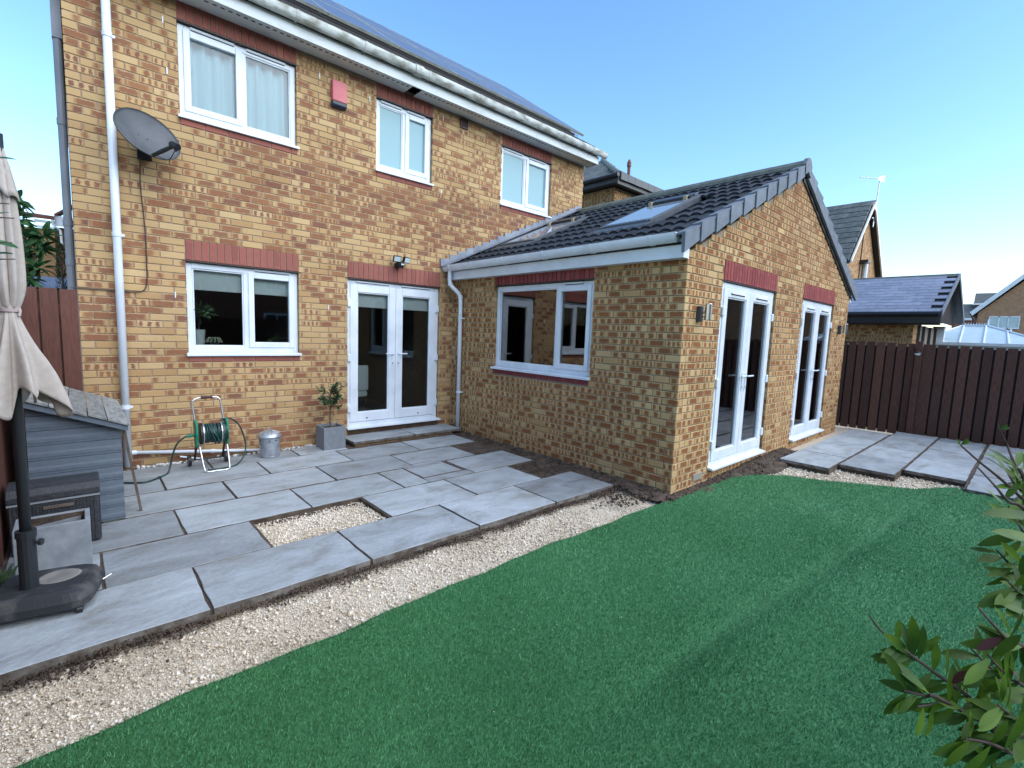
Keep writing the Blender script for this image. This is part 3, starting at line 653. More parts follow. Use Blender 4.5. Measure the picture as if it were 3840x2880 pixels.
# ================================================================== MAIN HOUSE
XL, XRt, ZS = 1.227, 8.784, 4.93
H1, H2 = 2.25, 4.725
house = thing('brick_house', 'two storey buff brick house with white windows and solar panels on its roof', 'house', (5.,0,0))
OPS = {'C':(2.124,3.324,1.20,2.25),'D':(3.963,5.463,.15,2.25),'A':(2.121,3.321,3.75,4.725),'B':(4.371,5.271,3.75,4.725),'U':(6.645,7.862,3.75,4.725)}
core_ops = [(a-.006,b+.006,c-(.0),d+.006) for a,b,c,d in OPS.values()]
mb = MB()
for a,b,c,d in cells(XL+.008,XRt-.008,-.2,ZS+.02,core_ops): mb.box(a,b,.008,.28,c,d)
wall = mb.build('rear_wall', M_mortar, house)
ops_b = [(a-XL,b-XL,c-.075 if n!='D' else c-.08,d+.225) for n,(a,b,c,d) in OPS.items()]
def hw(u, z):
    if 2.9 < z < 3.62 and u > 1.2: return (14,20,8,44,6,8)
    if z > 3.7: return (34,14,14,7,14,16)
    if z < .35: return (14,30,8,26,6,8)
    c = math.sin(u*2.1+z*1.3)+math.sin(u*.9-z*2.7+1)+math.sin(u*4.3+z*3.1+2)
    if c > .8: return (18,30,12,16,10,14)
    if c < -.8: return (52,16,6,3,4,19)
    return (34,24,8,8,6,14)
def hw_q(u,z):
    r_ = hw(u,z); return r_
lay_bricks(wall, (XL,0,0), (1,0,0), (0,-1,0), XRt-XL, -.15, ZS, ops_b, hw_q, M_brick, 'h')
for n,(a,b,c,d) in OPS.items():
    nb = int(round((b-a)/.075)); hs = .215 if n in 'CD' else .19
    lt = MB().box(a+.001,b-.001,.012,.10,d+.001,d+hs-.003).build('lintel', M_mortar2 if 0 else basic('lintel_mortar',(.42,.22,.17),None,rough=.95) if 'lintel_mortar' not in bpy.data.materials else bpy.data.materials['lintel_mortar'], house)
    soldiers(lt, (a,0,d), (1,0,0), (0,-1,0), 0, nb, 0, M_red, hs)
    MB().box(a-.03,b+.03,-.004,.09,d-.012,d).build('steel_lintel', basic('lintel_brown',(.045,.03,.025),None,rough=.5) if 'lintel_brown' not in bpy.data.materials else bpy.data.materials['lintel_brown'], house)
    if n != 'D':
        sb = MB().box(a+.003,b-.003,.012,.10,c-.074,c-.004).build('brick_sill', bpy.data.materials['lintel_mortar'], house)
        sill_bricks(sb, (a,0,0), (1,0,0), (0,-1,0), .004, b-a-.004, c-.075, M_red)
hk = dict(parent=house, U=(1,0,0), N=(0,-1,0))
window(house, (2.124,0,1.20),(1,0,0),(0,-1,0), 1.2,1.05-.012, [(.065,.578,False),(.64,1.14,True)], M_kglass, [(.70,1.10)])
window(house, (2.121,0,3.75),(1,0,0),(0,-1,0), 1.2,.975-.012, [(.065,.60,True),(.645,1.14,False)], M_glassup, [(.12,.54),(.66,1.08)])
window(house, (4.371,0,3.75),(1,0,0),(0,-1,0), .9,.975-.012, [(.06,.42,False),(.475,.84,True)], M_frost, [(.08,.40),(.49,.78)])
window(house, (6.645,0,3.75),(1,0,0),(0,-1,0), 1.217,.975-.012, [(.06,.56,False),(.615,1.155,True)], M_frost, [(.07,.50),(.67,1.07)])
french_door(house, (3.963,0,.15),(1,0,0),(0,-1,0), 1.5,2.1-.012, .045, .105, M_kglass)
MB().box(3.963,5.463,-.0,.28,.0,.149).build('door_plinth', basic('dark_plinth',(.06,.035,.022),(.10,.06,.035),9,.95), house)
# structure behind the face: side walls, floors, ceiling, back wall
MB().box(XL+.012,XL+.25,.281,7,-.2,ZS).box(XRt-.25,XRt-.012,.281,7,-.2,ZS).box(XL+.26,XRt-.26,6.8,7,-.2,ZS).build('side_walls', M_plaster, house)
MB().box(XL+.26,XRt-.26,.285,6.79,.0,.12).box(XL+.26,XRt-.26,.285,6.79,2.45,2.6).box(XL+.26,XRt-.26,.285,6.79,ZS-.02,ZS+.03).build('floors', M_room, house)
MB().box(3.52,3.62,.285,6.79,.121,2.449).box(5.62,5.72,.285,6.79,.121,2.449).box(3.70,3.80,.285,6.79,2.601,4.90).box(6.0,6.1,.285,6.79,2.601,4.90).build('partition_walls', M_room, house)
# blinds, curtains
MB().box(2.17,3.28,.125,.135,1.94,2.19).build('roller_blind', M_blind, house)
MB().box(4.05,5.38,.125,.135,1.87,2.13).build('roller_blind', M_blind, house)
def curtain(x0,x1,y,z0,z1):
    V=[];F=[];n=60
    for i in range(n+1):
        x=x0+(x1-x0)*i/n; yy=y+.03*math.sin(i*.9)+.012*math.sin(i*2.3+1); V+= [(x,yy,z0),(x,yy,z1)]
    F=[(2*i,2*i+2,2*i+3,2*i+1) for i in range(n)]; return MB().add(V,F).build('net_curtain', M_sheer, house, smooth=True)
curtain(2.13,3.32,.16,3.76,4.72)
MB().box(2.0,3.45,.6,.62,2.7,4.8).build('roller_blind', basic('pale_blue_wall',(.30,.42,.48),None,rough=.9), house)
# soffit, fascia, gutter
sof = MB()
for a,b in ((XL-.03,4.78),(4.93,XRt+.06)): sof.box(a,b,-.268,-.002,4.905,4.915)
sof = sof.build('soffit', M_oldpvc, house)
hol = MB(); x = XL
while x < XRt:
    if not 4.74 < x < 4.95: hol.add([(x,-.215,4.9035),(x+.040,-.215,4.9035),(x+.040,-.19,4.9035),(x,-.19,4.9035)],[(0,1,2,3)])
    x += .074
tag(hol.build('vent_slots', M_black, sof), kind='stuff')
MB().box(XL-.03,XRt+.06,-.29,-.2685,4.895,5.035).build('fascia', M_oldpvc, house, bevel=.004)
MB().box(XRt+.062,XRt+.07,-.29,.0,4.893,5.03).build('fascia_end', M_oldpvc, house)
def gutter(parent, p0, p1, r_, side, mat, name='gutter', n=10, vf=1.65):
    p0,p1 = Vector(p0),Vector(p1); t=(p1-p0).normalized(); s=Vector(side); V=[];F=[]
    prof=[(r_*math.cos(math.pi*k/n), -r_*vf*math.sin(math.pi*k/n)) for k in range(n+1)]; inn=[((r_-.004)*math.cos(math.pi*k/n), -(r_-.004)*vf*math.sin(math.pi*k/n)) for k in range(n+1)][::-1]
    pr=prof+inn; N_=len(pr)
    for P in (p0,p1): V += [P+s*a+Vector((0,0,b)) for a,b in pr]
    F=[(i,(i+1)%N_,N_+(i+1)%N_,N_+i) for i in range(N_)]
    for k in (0,1): F.append(tuple(k*N_+i for i in range(N_)) if k else tuple(range(N_))[::-1])
    V2=[];
    o = MB().add(V,F)
    for P in (p0,p1): o.prism([P+s*a+Vector((0,0,b)) for a,b in prof], t*(.006 if P is p0 else -.006))
    return o.build(name, mat, parent)
GZ = 5.115
g = gutter(house, (XL-.05,-.352,GZ),(9.0,-.352,GZ), .058, (0,1,0), M_gutold)
def brackets(parent, pts, axis, r_, side, mat):
    s=Vector(side); t=Vector(axis)
    for P in pts:
        P=Vector(P); mb=MB()
        mb.prism([P+s*(r_+.006)*math.cos(math.pi*k/10)+Vector((0,0,-(r_*1.65+.006)*math.sin(math.pi*k/10))) for k in range(11)], t*.028)
        mb.prism([P+s*r_+Vector((0,0,-.0)),P+s*(r_+.01)+Vector((0,0,0)),P+s*(r_+.004)+Vector((0,0,-r_*1.9)),P+s*(r_-.03)+Vector((0,0,-r_*.9))], t*.024)
        mb.build('gutter_bracket', mat, parent)
brackets(g, [(x,-.352,GZ+.002) for x in (1.5,2.3,3.2,4.02,4.95,5.85,6.75,7.65,8.45)], (1,0,0), .058, (0,1,0), M_gutold)
MB().tube([(4.74,-.352,GZ-.035),(4.86,-.352,GZ-.035)],.070,14).build('gutter_union', M_gutold, g)
# downpipe at the left, side pipe, waste pipe
dp = MB().tube([(1.545,-.06,4.9),(1.545,-.06,.02)],.036,14)
dp = dp.build('downpipe', M_pvc, house, smooth=True)
for z in (4.30,2.42,.66):
    MB().lathe((1.545,-.06,z),[(.036,-.02),(.042,-.02),(.042,.02),(.036,.02)],14).box(1.578,1.606,-.064,-.052,z-.012,z+.012).build('pipe_clip', M_pvc, dp)
MB().tube([(1.545,-.06,4.9),(1.545,-.12,4.95),(1.545,-.34,5.04)],.036,14).build('swan_neck', M_pvc, dp, smooth=True)
wp = MB().tube([(1.575,-.045,.165),(2.86,-.045,.015)],.019,10).build('waste_pipe', M_pvc, house, smooth=True)
MB().tube([(2.0,-.05,.06),(2.25,-.09,.0)],.010,8).build('overflow_pipe', M_pvc, wp)
for x in (1.60,2.32): MB().lathe((x,-.045,.165-.15*(x-1.575)/1.285),[(.019,-.02),(.025,-.02),(.025,.02),(.019,.02)],10,ax=Matrix(((0,0,1),(0,1,0),(-1,0,0)))).build('pipe_collar', M_pvc, wp)
spipe = MB().tube([(1.186,.16,4.22),(1.186,.16,-.1)],.034,12).box(1.15,1.222,.12,.2,4.2,5.2).build('side_pipe', M_pipegrey, house)
for z in (2.5,3.45,2.12): MB().lathe((1.186,.16,z),[(.034,-.03),(.039,-.03),(.039,.03),(.034,.03)],12).build('pipe_collar', M_pipegrey, spipe)
for (x,z) in ((2.0,4.66),(2.02,4.17),(3.6,4.70),(4.27,4.65),(5.45,4.77),(5.44,3.70),(2.02,1.86),(3.70,1.83)):
    MB().box(x-.005,x+.005,-.004,.0,z-.033,z+.033).build('weep_vent', M_pvc, house)
# vent
vm = MB(); ring(vm, 5.762,5.908,4.737,4.878,.014,.014,.014,.014,-.022,-.002)
for k in range(6): vm.box(5.775,5.895,-.015,-.004,4.752+k*.019,4.763+k*.019)
vm.build('wall_vent', M_brown, house)
# roof, eaves tiles, solar panels
RT = .70
rf = MB().prism([(XL-.01,-.30,5.055),(XL-.01,3.6,5.055+RT*3.9),(XL-.01,7.5,5.055)],(XRt+.06-XL+.01,0,0)).build('roof', M_mosstile, house)
et = MB()
def roll_tile(nx, w_, L_, h, th):
    V=[];F=[]
    for i in range(nx+1):
        x=w_*i/nx; zz=h*(.5-.5*math.cos(2*math.pi*i/nx*2)); zz = h*abs(math.sin(2*math.pi*i/nx))**.7
        V += [(x,0,zz+th),(x,L_,zz),(x,0,zz-.004)]
    for i in range(nx):
        a=3*i; F += [(a,a+3,a+4,a+1),(a+2,a+5,a+3,a)]
    return V,F
def tile_me(name, mat, w_=.30, L_=.42, h=.028, th=.022, nx=12):
    V,F = roll_tile(nx,w_,L_,h,th); me=bpy.data.meshes.new(name); me.from_pydata(V,[],F); me.materials.append(mat); me.update(); return me
TM = tile_me('mossy_tile', M_mosstile, .3,.40,.03,.03)
ang = math.atan(RT); x = XL-.01
while x < XRt+.02:
    for r_ in range(2):
        y = -.36+r_*.28
        link('roof_tile', TM, rf, loc=(x,y,5.055+RT*(y+.30)+.04), rot=(ang+.03,0,0)); 
    x += .3
def moss():
    mb = MB()
    for i in range(240):
        x=random.uniform(XL-.2,XRt); y=random.uniform(-.37,-.12); r_=random.uniform(.012,.035)
        mb.lathe((x,y,5.055+RT*(y+.30)+.065),[(r_,0),(r_*.8,r_*.5),(0,r_*.7)],6)
    return mb.build('moss', M_mosstile, rf)
tag(moss(), kind='stuff')
pa = Vector((0,1,RT)).normalized(); pn = Vector((0,-RT,1)).normalized()
sol = 8.7
M_frameal = basic('panel_frame', (.30,.32,.27), (.42,.44,.38), 8, .5, metal=.4)
k = 0; x = sol
while x > 1.:
    for r_ in range(2):
        o_ = Vector((x-.985,0,5.445))+pa*(r_*1.475)
        f = MB(); L_=1.46; W_=.985
        for (a,b,c,d) in ((0,W_,0,.02),(0,W_,L_-.02,L_),(0,.02,.02,L_-.02),(W_-.02,W_,.02,L_-.02)):
            f.prism([o_+Vector((a,0,0))+pa*c,o_+Vector((b,0,0))+pa*c,o_+Vector((b,0,0))+pa*d,o_+Vector((a,0,0))+pa*d], pn*.038)
        pf = f.build('solar_panel', M_frameal, house)
        MB().prism([o_+Vector((.02,0,0))+pa*.02+pn*.03,o_+Vector((W_-.02,0,0))+pa*.02+pn*.03,o_+Vector((W_-.02,0,0))+pa*(L_-.02)+pn*.03,o_+Vector((.02,0,0))+pa*(L_-.02)+pn*.03], pn*.004).build('cell_glass', M_panel, pf)
    x -= 1.0
for yy in (.25,1.0,1.9,2.5): MB().box(1.,8.6,yy,yy+.04,5.055+RT*(yy+.3)+.03,5.445+RT*yy).build('panel_rail', M_frameal, house)
# bird netting along the lower edge of the array
nm = MB(); x = 1.
while x < 8.55: nm.box(x,x+.004,-.006,-.003,5.16,5.445); x += .03
z = 5.17
while z < 5.45: nm.box(1.,8.55,-.0115,-.0085,z,z+.004); z += .03
nm.build('bird_netting', M_black, house)
MB().box(1.,8.5,.05,.06,5.25,5.46).build('netting_shade_sheet', M_black, house)  # black sheet painted in as the shade under the panels

# ================================================================== EXTENSION
XE, YG, XX, XA = 5.70, -4.0, 11.65, 8.665
ext = thing('brick_extension', 'single storey brick extension with a dark tiled gable roof and two french doors', 'house extension', (8.6,-2,0))
EO = (1.06,2.844,1.065,2.25)         # distance from the house along -y
F1 = (6.509-XE,8.115-XE,.10,2.25); F2 = (9.173-XE,10.763-XE,.10,2.25)
mb = MB()
for a,b,c,d in cells(.0,3.992,-.2,2.47,[(EO[0]-.006,EO[1]+.006,EO[2],EO[3]+.006)]): mb.box(XE+.008,XE+.26,-b,-a-.0005 if a==0 else -a,c,d)
ewall = mb.build('side_wall', M_mortar2, ext)
def gl(z): return 3.863-.46*abs(0) if 0 else None
def gclip(z):
    h = (3.835-z)/.468
    if h >= XA-XE: return (0., XX-XE)
    return (max(0,XA-h-XE), min(XX-XE, XA+h-XE))
mb = MB()
for a,b,c,d in cells(XE+.27,XX-.008,-.2,2.44,[(F1[0]+XE-.006,F1[1]+XE+.006,.1,2.256),(F2[0]+XE-.006,F2[1]+XE+.006,.1,2.256)]): mb.box(a,b,YG+.008,YG+.26,c,d)
mb.box(XE+.009,XE+.269,YG+.0082,YG+.26,-.2,2.40)
mb.prism([(XE+.02,YG+.0085,2.441),(XX-.02,YG+.0085,2.441),(XA,YG+.0085,3.82)],(0,.24,0))
gwall = mb.build('gable_wall', M_mortar2, ext)
we = (8,26,30,6,22,8)
lay_bricks(ewall, (XE,0,0), (0,-1,0), (-1,0,0), 4.0, -.15, 2.475, [(EO[0],EO[1],EO[2]-.075,EO[3]+.225)], we, M_ebrick, 'e', 170, ends=lambda k:(0.,.11 if k%2 else 0.))
lay_bricks(gwall, (XE,YG,0), (1,0,0), (0,-1,0), XX-XE, -.15, 3.83, [(F1[0],F1[1],.1,2.475),(F2[0],F2[1],.1,2.475)], we, M_ebrick, 'e', 130, clip=gclip, ends=lambda k:(.11 if k%2==0 else 0.,0.))
MB().box(XX-.24,XX-.012,YG+.27,0,-.2,2.44).box(8.79,XX-.25,-.02,.2,-.2,2.44).build('outer_walls', M_plaster, ext)
MB().box(XE+.27,XX-.25,YG+.27,-.03,-.1,.09).build('floor', M_floor_in, ext)
MB().box(XE+.261,XE+.275,YG+.27,-1.06,.09,1.06).box(XE+.261,XE+.275,-1.05,-.03,.09,2.43).box(XE+.261,XE+.275,YG+.27,-2.85,1.06,2.43).box(XE+.28,XX-.26,-.035,-.012,.09,2.43).box(XE+.28,XX-.26,YG+.27,-.04,2.42,2.44).build('plaster_lining', M_plaster, ext)
for nm_,O,U,N,(a,b,c,d),mt in (('E',(XE,0,0),(0,-1,0),(-1,0,0),EO,M_plum),('F',(XE,YG,0),(1,0,0),(0,-1,0),F1,M_plum),('G',(XE,YG,0),(1,0,0),(0,-1,0),F2,M_plum)):
    Mx = local_frame(O,U,N); nb = int(round((b-a)/.075))
    lt = placed(MB().box(a+.001,b-.001,.012,.10,d+.001,d+.212).build('lintel', bpy.data.materials['lintel_mortar'], ext), Mx)
    soldiers(lt, O, U, N, a+((b-a)-nb*.075)/2, nb, d, mt, .215 if nm_!='E' else .18)
    placed(MB().box(a-.02,b+.02,-.003,.09,d-.010,d).build('steel_lintel', M_black, ext), Mx)
    if nm_ == 'E':
        sb = placed(MB().box(a+.003,b-.003,.012,.10,c-.074,c-.004).build('brick_sill', bpy.data.materials['lintel_mortar'], ext), Mx)
        sill_bricks(sb, O, U, N, a+.004, b-.004, c-.075, M_plum)
window(ext, (XE,-EO[0],EO[2]),(0,-1,0),(-1,0,0), EO[1]-EO[0], EO[3]-EO[2]-.012, [(.075,1.165,False),(.20+1.0,1.72,True)], M_eglass, [(1.30,1.60)])
french_door(ext, (F1[0]+XE+.02,YG,.10),(1,0,0),(0,-1,0), F1[1]-F1[0]-.075,2.14, .018, .10, M_eglass, vents='leaf', rail=.11)
french_door(ext, (F2[0]+XE+.02,YG,.10),(1,0,0),(0,-1,0), F2[1]-F2[0]-.075,2.14, .018, .10, M_eglass, vents='leaf', rail=.11)
ab = MB().box(6.15,6.365,YG-.006,YG+.02,.028,.108)
for k in range(3): ab.box(6.155,6.36,YG-.012,YG-.006,.034+k*.026,.046+k*.026)
ab.build('air_brick', basic('air_brick_plastic',(.30,.27,.22),None,rough=.7), ext)
# roof
KE = .455; RZ = 4.0
def tz(x): return RZ-KE*abs(XA-x)
deck = MB().prism([(5.58,YG-.03,tz(5.58)-.075),(XA,YG-.03,RZ-.085),(2*XA-5.58,YG-.03,tz(5.58)-.075),(2*XA-5.58,YG-.03,tz(5.58)-.10),(XA,YG-.03,RZ-.12),(5.58,YG-.03,tz(5.58)-.10)],(0,3.995,0)).build('roof', M_black, ext)
TE = tile_me('roof_tile', M_tile, .30,.40,.030,.030)
uy = Vector((1,0,KE)).normalized(); a_ = math.atan(KE)
rotL = Matrix(((0,uy.x,-KE*uy.x),(-1,0,0),(0,uy.z,uy.x))).to_euler()      # tile x -> -y, tile y -> up the slope
SKY = [(6.45,7.70,-3.07,-2.27),(6.43,7.69,-1.06,-.26)]
gauge = .338; nc = 10; run = math.sqrt(1+KE*KE)*(XA-5.52)
for c in range(nc):
    s0 = c*gauge; x0 = 5.52+s0/math.sqrt(1+KE*KE)
    for i in range(14):
        ya = -.02-i*.297
        if ya-.15 < YG: continue
        xm, ym = x0+.17, ya-.15
        if any(q[0]-.08 < xm < q[1]+.02 and q[2]-.10 < ym < q[3]+.12 for q in SKY): continue
        link('roof_tile', TE, deck, loc=(x0,ya,tz(x0)-.035), rot=rotL)
# other slope (faces away): one course sheet
MB().prism([(XA+.02,YG-.02,RZ-.05),(2*XA-5.5,YG-.02,tz(5.5)-.05),(2*XA-5.5,YG-.02,tz(5.5)-.01),(XA+.02,YG-.02,RZ-.01)],(0,3.98,0)).build('far_slope', M_tile, ext)
for i in range(9):
    y0 = -.02-i*.445; mb = MB(); y1 = max(y0-.455, YG-.05)
    pr = [(-.115,-.055),(-.10,-.005),(-.055,.045),(0,.062),(.055,.045),(.10,-.005),(.115,-.055)]
    mb.prism([(XA+a*(1+.02*(i%2)),y0,RZ+.012+b+.002*(i%2)) for a,b in pr],(0,y1-y0,0)); mb.build('ridge_tile', M_ridge, deck)
for side in (1,-1):
    for c in range(10):
        xa = 5.49+c*(XA-.09-5.49)/10; xb = 5.49+(c+1)*(XA-.09-5.49)/10-.006
        za,zb = tz(xa),tz(xb)
        f = lambda x: x if side>0 else 2*XA-x
        mb = MB().prism([(f(xa+.012),YG-.066,za-.150),(f(xa-.006),YG-.070,za+.040),(f(xb-.004),YG-.052,zb+.010),(f(xb+.012),YG-.052,zb-.128)],(0,.035,0))
        mb.prism([(f(xa),YG-.058,za+.0355),(f(xa),YG+.04,za+.0355),(f(xb),YG+.04,zb+.0185),(f(xb),YG-.058,zb+.0185)],(0,0,-.018)).build('verge_tile', M_verge, deck)
MB().prism([(XA-.10,YG-.066,RZ-.15),(XA-.13,YG-.066,RZ-.01),(XA-.06,YG-.066,RZ+.075),(XA,YG-.066,RZ+.092),(XA+.06,YG-.066,RZ+.075),(XA+.13,YG-.066,RZ-.01),(XA+.10,YG-.066,RZ-.15),(XA,YG-.066,RZ-.09)],(0,.05,0)).build('ridge_end_cap', M_verge, deck)
MB().prism([(2*XA-5.6,YG-.02,tz(5.6)-.16),(XA,YG-.02,RZ-.155),(XA,YG-.02,RZ-.20),(2*XA-5.6,YG-.02,tz(5.6)-.21)],(0,.018,0)).build('undercloak', M_black, deck)
# roof windows
for (xa,xb,ya,yb) in SKY:
    def Q(x,y,h): return Vector((x,y,tz(x)+h))
    m = MB()
    def bar(x0,x1,y0,y1,h0,h1): m.add([Q(x0,y0,h0),Q(x1,y0,h0),Q(x1,y1,h0),Q(x0,y1,h0),Q(x0,y0,h1),Q(x1,y0,h1),Q(x1,y1,h1),Q(x0,y1,h1)],[(0,3,2,1),(4,5,6,7),(0,1,5,4),(1,2,6,5),(2,3,7,6),(3,0,4,7)])
    bar(xa,xb,ya,ya+.048,-.06,.034); bar(xa,xb,yb-.048,yb,-.06,.034); bar(xa,xa+.085,ya+.06,yb-.06,-.06,.035); bar(xb-.10,xb,ya+.06,yb-.06,-.06,.07)
    sw = m.build('roof_window', M_verge, deck) if 0 else m.build('roof_window', basic('roof_window_frame',(.045,.058,.072),(.07,.083,.098),9,.5,metal=0) if 'roof_window_frame' not in bpy.data.materials else bpy.data.materials['roof_window_frame'], ext, bevel=.006)
    m = MB(); bar(xa+.085,xb-.10,ya+.06,yb-.06,.02,.035); m.build('pane', M_velux, sw)
    m = MB(); bar(xa-.22,xa,ya-.03,yb+.03,-.005,.012); bar(xb,xb+.09,ya-.03,yb+.03,-.0,.02); m.build('flashing', M_lead if 0 else bpy.data.materials['roof_window_frame'], sw)
    m = MB(); bar(xb-.22,xb-.16,ya+.06,yb-.06,.036,.075); m.build('top_hood', M_black, sw)
    for yy in (ya+.10,yb-.16):
        m = MB(); bar(xb-.26,xb-.20,yy,yy+.05,.036,.085); m.build('catch', basic('brass_catch',(.30,.26,.16),None,rough=.5) if 'brass_catch' not in bpy.data.materials else bpy.data.materials['brass_catch'], sw)
# stepped lead flashing on the house wall
fl = MB().prism([(5.46,-.004,tz(5.46)-.02),(XA-.02,-.004,RZ+.0),(XA-.02,-.004,RZ+.10),(5.46,-.004,tz(5.46)+.085)],(0,-.007,0)).build('lead_flashing', M_lead, ext)
MB().prism([(5.46,-.012,tz(5.46)+.03),(XA-.02,-.012,RZ+.05),(XA-.02,-.15,RZ+.055),(5.46,-.15,tz(5.46)+.035)],(0,0,-.006)).build('lead_apron', M_lead, fl)
x = 5.455
while x < XA-.1:
    z_ = tz(x)+.07; hgt = .105+random.uniform(-.008,.008)
    MB().prism([(x,-.003,z_-.03),(x+.175,-.003,z_-.03+.175*KE),(x+.172,-.003,z_+.175*KE+.03),(x+.155+random.uniform(-.01,.01),-.003,z_+hgt),(x-.005,-.003,z_+hgt-.02)],(0,-.011-random.uniform(0,.002),0)).build('flashing_step', M_lead, fl); x += .163
# eaves: fascia, soffit, gutter, downpipe
MB().box(5.585,5.605,YG+.0,-.012,2.372,2.555).build('fascia', M_pvc, ext, bevel=.003)
MB().box(5.585,5.695,YG-.012,YG-.0005,2.372,2.47).build('box_end', M_pvc, ext, bevel=.003)
MB().box(5.606,5.698,YG+.001,-.014,2.372,2.38).build('soffit', M_pvc, ext)
eg = gutter(ext, (5.53,YG+.03,2.603),(5.53,.0-.01,2.585), .056, (1,0,0), M_pvc)
brackets(eg, [(5.53,y,2.604-.0045*(y+4)) for y in (-3.7,-2.95,-2.2,-1.45,-.75,-.2)], (0,1,0), .056, (1,0,0), M_pvc)
ed = MB().tube(smooth_path([(5.53,-.16,2.53),(5.53,-.16,2.33),(5.555,-.19,2.26),(5.625,-.27,2.16),(5.645,-.29,2.08),(5.645,-.30,1.9)],5)+[(5.645,-.30,.03)],.031,12).build('downpipe', M_pvc, ext, smooth=True)
for z in (2.30,2.11): MB().lathe((5.645 if z<2.2 else 5.535,-.29 if z<2.2 else -.17,z),[(.031,-.025),(.037,-.025),(.037,.025),(.031,.025)],12).build('pipe_collar', M_pvc, ed)
for z in (1.78,.62): MB().lathe((5.645,-.30,z),[(.031,-.014),(.037,-.014),(.037,.014),(.031,.014)],12).box(5.64,5.698,-.345,-.33,z-.01,z+.01).build('pipe_clip', M_pvc, ed)
MB().box(5.712,11.9,YG-.0,-.012,2.3,2.31).build('right_fascia', M_pvc, ext) if 0 else None
MB().box(XX+.0,XX+.10,YG-.012,YG+.02,2.36,2.47).build('box_end', M_pvc, ext)

# ================================================================== fixed to the walls
# satellite dish
def dish():
    t = thing('satellite_dish', 'grey oval satellite dish on the house wall beside the white downpipe', 'satellite dish', (1.80,0,3.32))
    c = Vector((1.815,-.30,3.40)); nrm = Vector((.33,-.84,.40)).normalized()
    a0 = Vector((0,0,1)); e2 = (a0-nrm*a0.dot(nrm)).normalized(); e1 = e2.cross(nrm).normalized()
    th = R(-12); E1 = e1*math.cos(th)+e2*math.sin(th); E2 = -e1*math.sin(th)+e2*math.cos(th)
    ax = Matrix((E1,E2,nrm)).transposed(); RA, RB, dp_ = .285,.25,.075
    prof = [(r_,-dp_*(1-r_*r_)) for r_ in np.linspace(0.0001,1,12)]+[(1.0,.004),(1.012,-.012)]+[(r_,-dp_*(1-r_*r_)-.012) for r_ in np.linspace(1,.0001,8)]
    V=[];n=48
    for r_,z in prof:
        for k in range(n): a=2*math.pi*k/n; V.append(c+ax@Vector((RA*r_*math.cos(a),RB*r_*math.sin(a),z)))
    F=[(i*n+k,i*n+(k+1)%n,(i+1)*n+(k+1)%n,(i+1)*n+k) for i in range(len(prof)-1) for k in range(n)]
    MB().add(V,F).build('reflector', M_dish, t, smooth=True)
    foot = c+ax@Vector((.03,-.235,-.01)); head = foot+Vector((.155,-.20,.085))
    MB().tube([foot,foot.lerp(head,.5),head],[.016,.020,.016],8).build('feed_arm', M_black, t)
    d_ = (c-head).normalized(); MB().tube([head-d_*.05,head-d_*.02,head+d_*.03,head+d_*.045],[.030,.034,.034,.028],14).tube([head+Vector((0,0,-.01)),head+Vector((.01,-.01,-.05))],.014,8).build('receiver', M_black, t)
    MB().tube(smooth_path([head+Vector((0,0,-.05)),foot.lerp(head,.6)+Vector((.02,0,-.09)),foot.lerp(head,.2)+Vector((0,0,-.02))],5),.004,6).build('feed_cable', M_black, t)
    MB().tube([c-nrm*.09,c-nrm*.09+Vector((-.02,.08,-.04)),(1.80,-.02,3.30)],.022,10).box(1.74,1.86,-.02,-.001,3.22,3.38).build('bracket', M_black, t)
    for k in (-.06,.02): MB().lathe(c+ax@Vector((k,.0,-dp_+.002)),[(.006,0),(.006,.004),(0,.005)],8,ax=ax).build('bolt', M_black, t)
dish()
cb = MB().tube(smooth_path([(1.765,-.014,3.27),(1.755,-.014,2.95),(1.776,-.014,2.55),(1.778,-.014,2.2),(1.774,-.014,1.98),(1.745,-.014,1.885),(1.67,-.014,1.862),(1.60,-.014,1.862)],6)+[(1.40,-.014,1.862),(1.18,-.014,1.862)],.0055,6).build('cable', M_brown); tag(cb, 'thin brown aerial cable running down the wall below the satellite dish','cable')
# alarm box
t = thing('alarm_box', 'faded red burglar alarm box with a dark base under the eaves','alarm box',(3.84,0,4.5))
MB().prism([(3.737,-.0,4.45),(3.737,-.0,4.705),(3.745,-.055,4.70),(3.745,-.062,4.45)],(.19,0,0)).build('cover', M_redplas, t, bevel=.008)
MB().prism([(3.738,-.0,4.449),(3.744,-.064,4.449),(3.744,-.060,4.40),(3.738,-.03,4.375),(3.738,0,4.375)],(.188,0,0)).build('strobe_base', M_navy, t, bevel=.010)
# security light
t = thing('security_light','black twin headed security light above the kitchen french doors','security light',(4.70,0,2.48))
MB().tube([(4.70,-.0,2.50),(4.70,-.06,2.50)],.045,12).obox((4.71,-.09,2.50),(.04,0,0),(0,.035,.005),(0,-.01,.045)).build('sensor_body', M_black, t, bevel=.008)
MB().obox((4.725,-.128,2.505),(.022,0,0),(0,.004,0),(0,0,.010)).build('sensor_lens', M_lensglass, t)
for cx_,yw in ((4.645,-.15),(4.795,.28)):
    ux = Vector((math.cos(yw),math.sin(yw),0)); nv = Vector((math.sin(yw),-math.cos(yw),-.35)).normalized(); vz = ux.cross(nv)*-1; vz = nv.cross(ux)
    c0 = Vector((cx_,-.11,2.578))
    MB().obox(c0,ux*.056,nv*.022,vz*.042).build('lamp_head', M_black, t, bevel=.006)
    MB().obox(c0+nv*.0225,ux*.047,nv*.0015,vz*.033).build('lamp_glass', M_lensglass, t)
    MB().tube([c0-nv*.02,(4.71,-.07,2.53)],.010,8).build('arm', M_black, t)
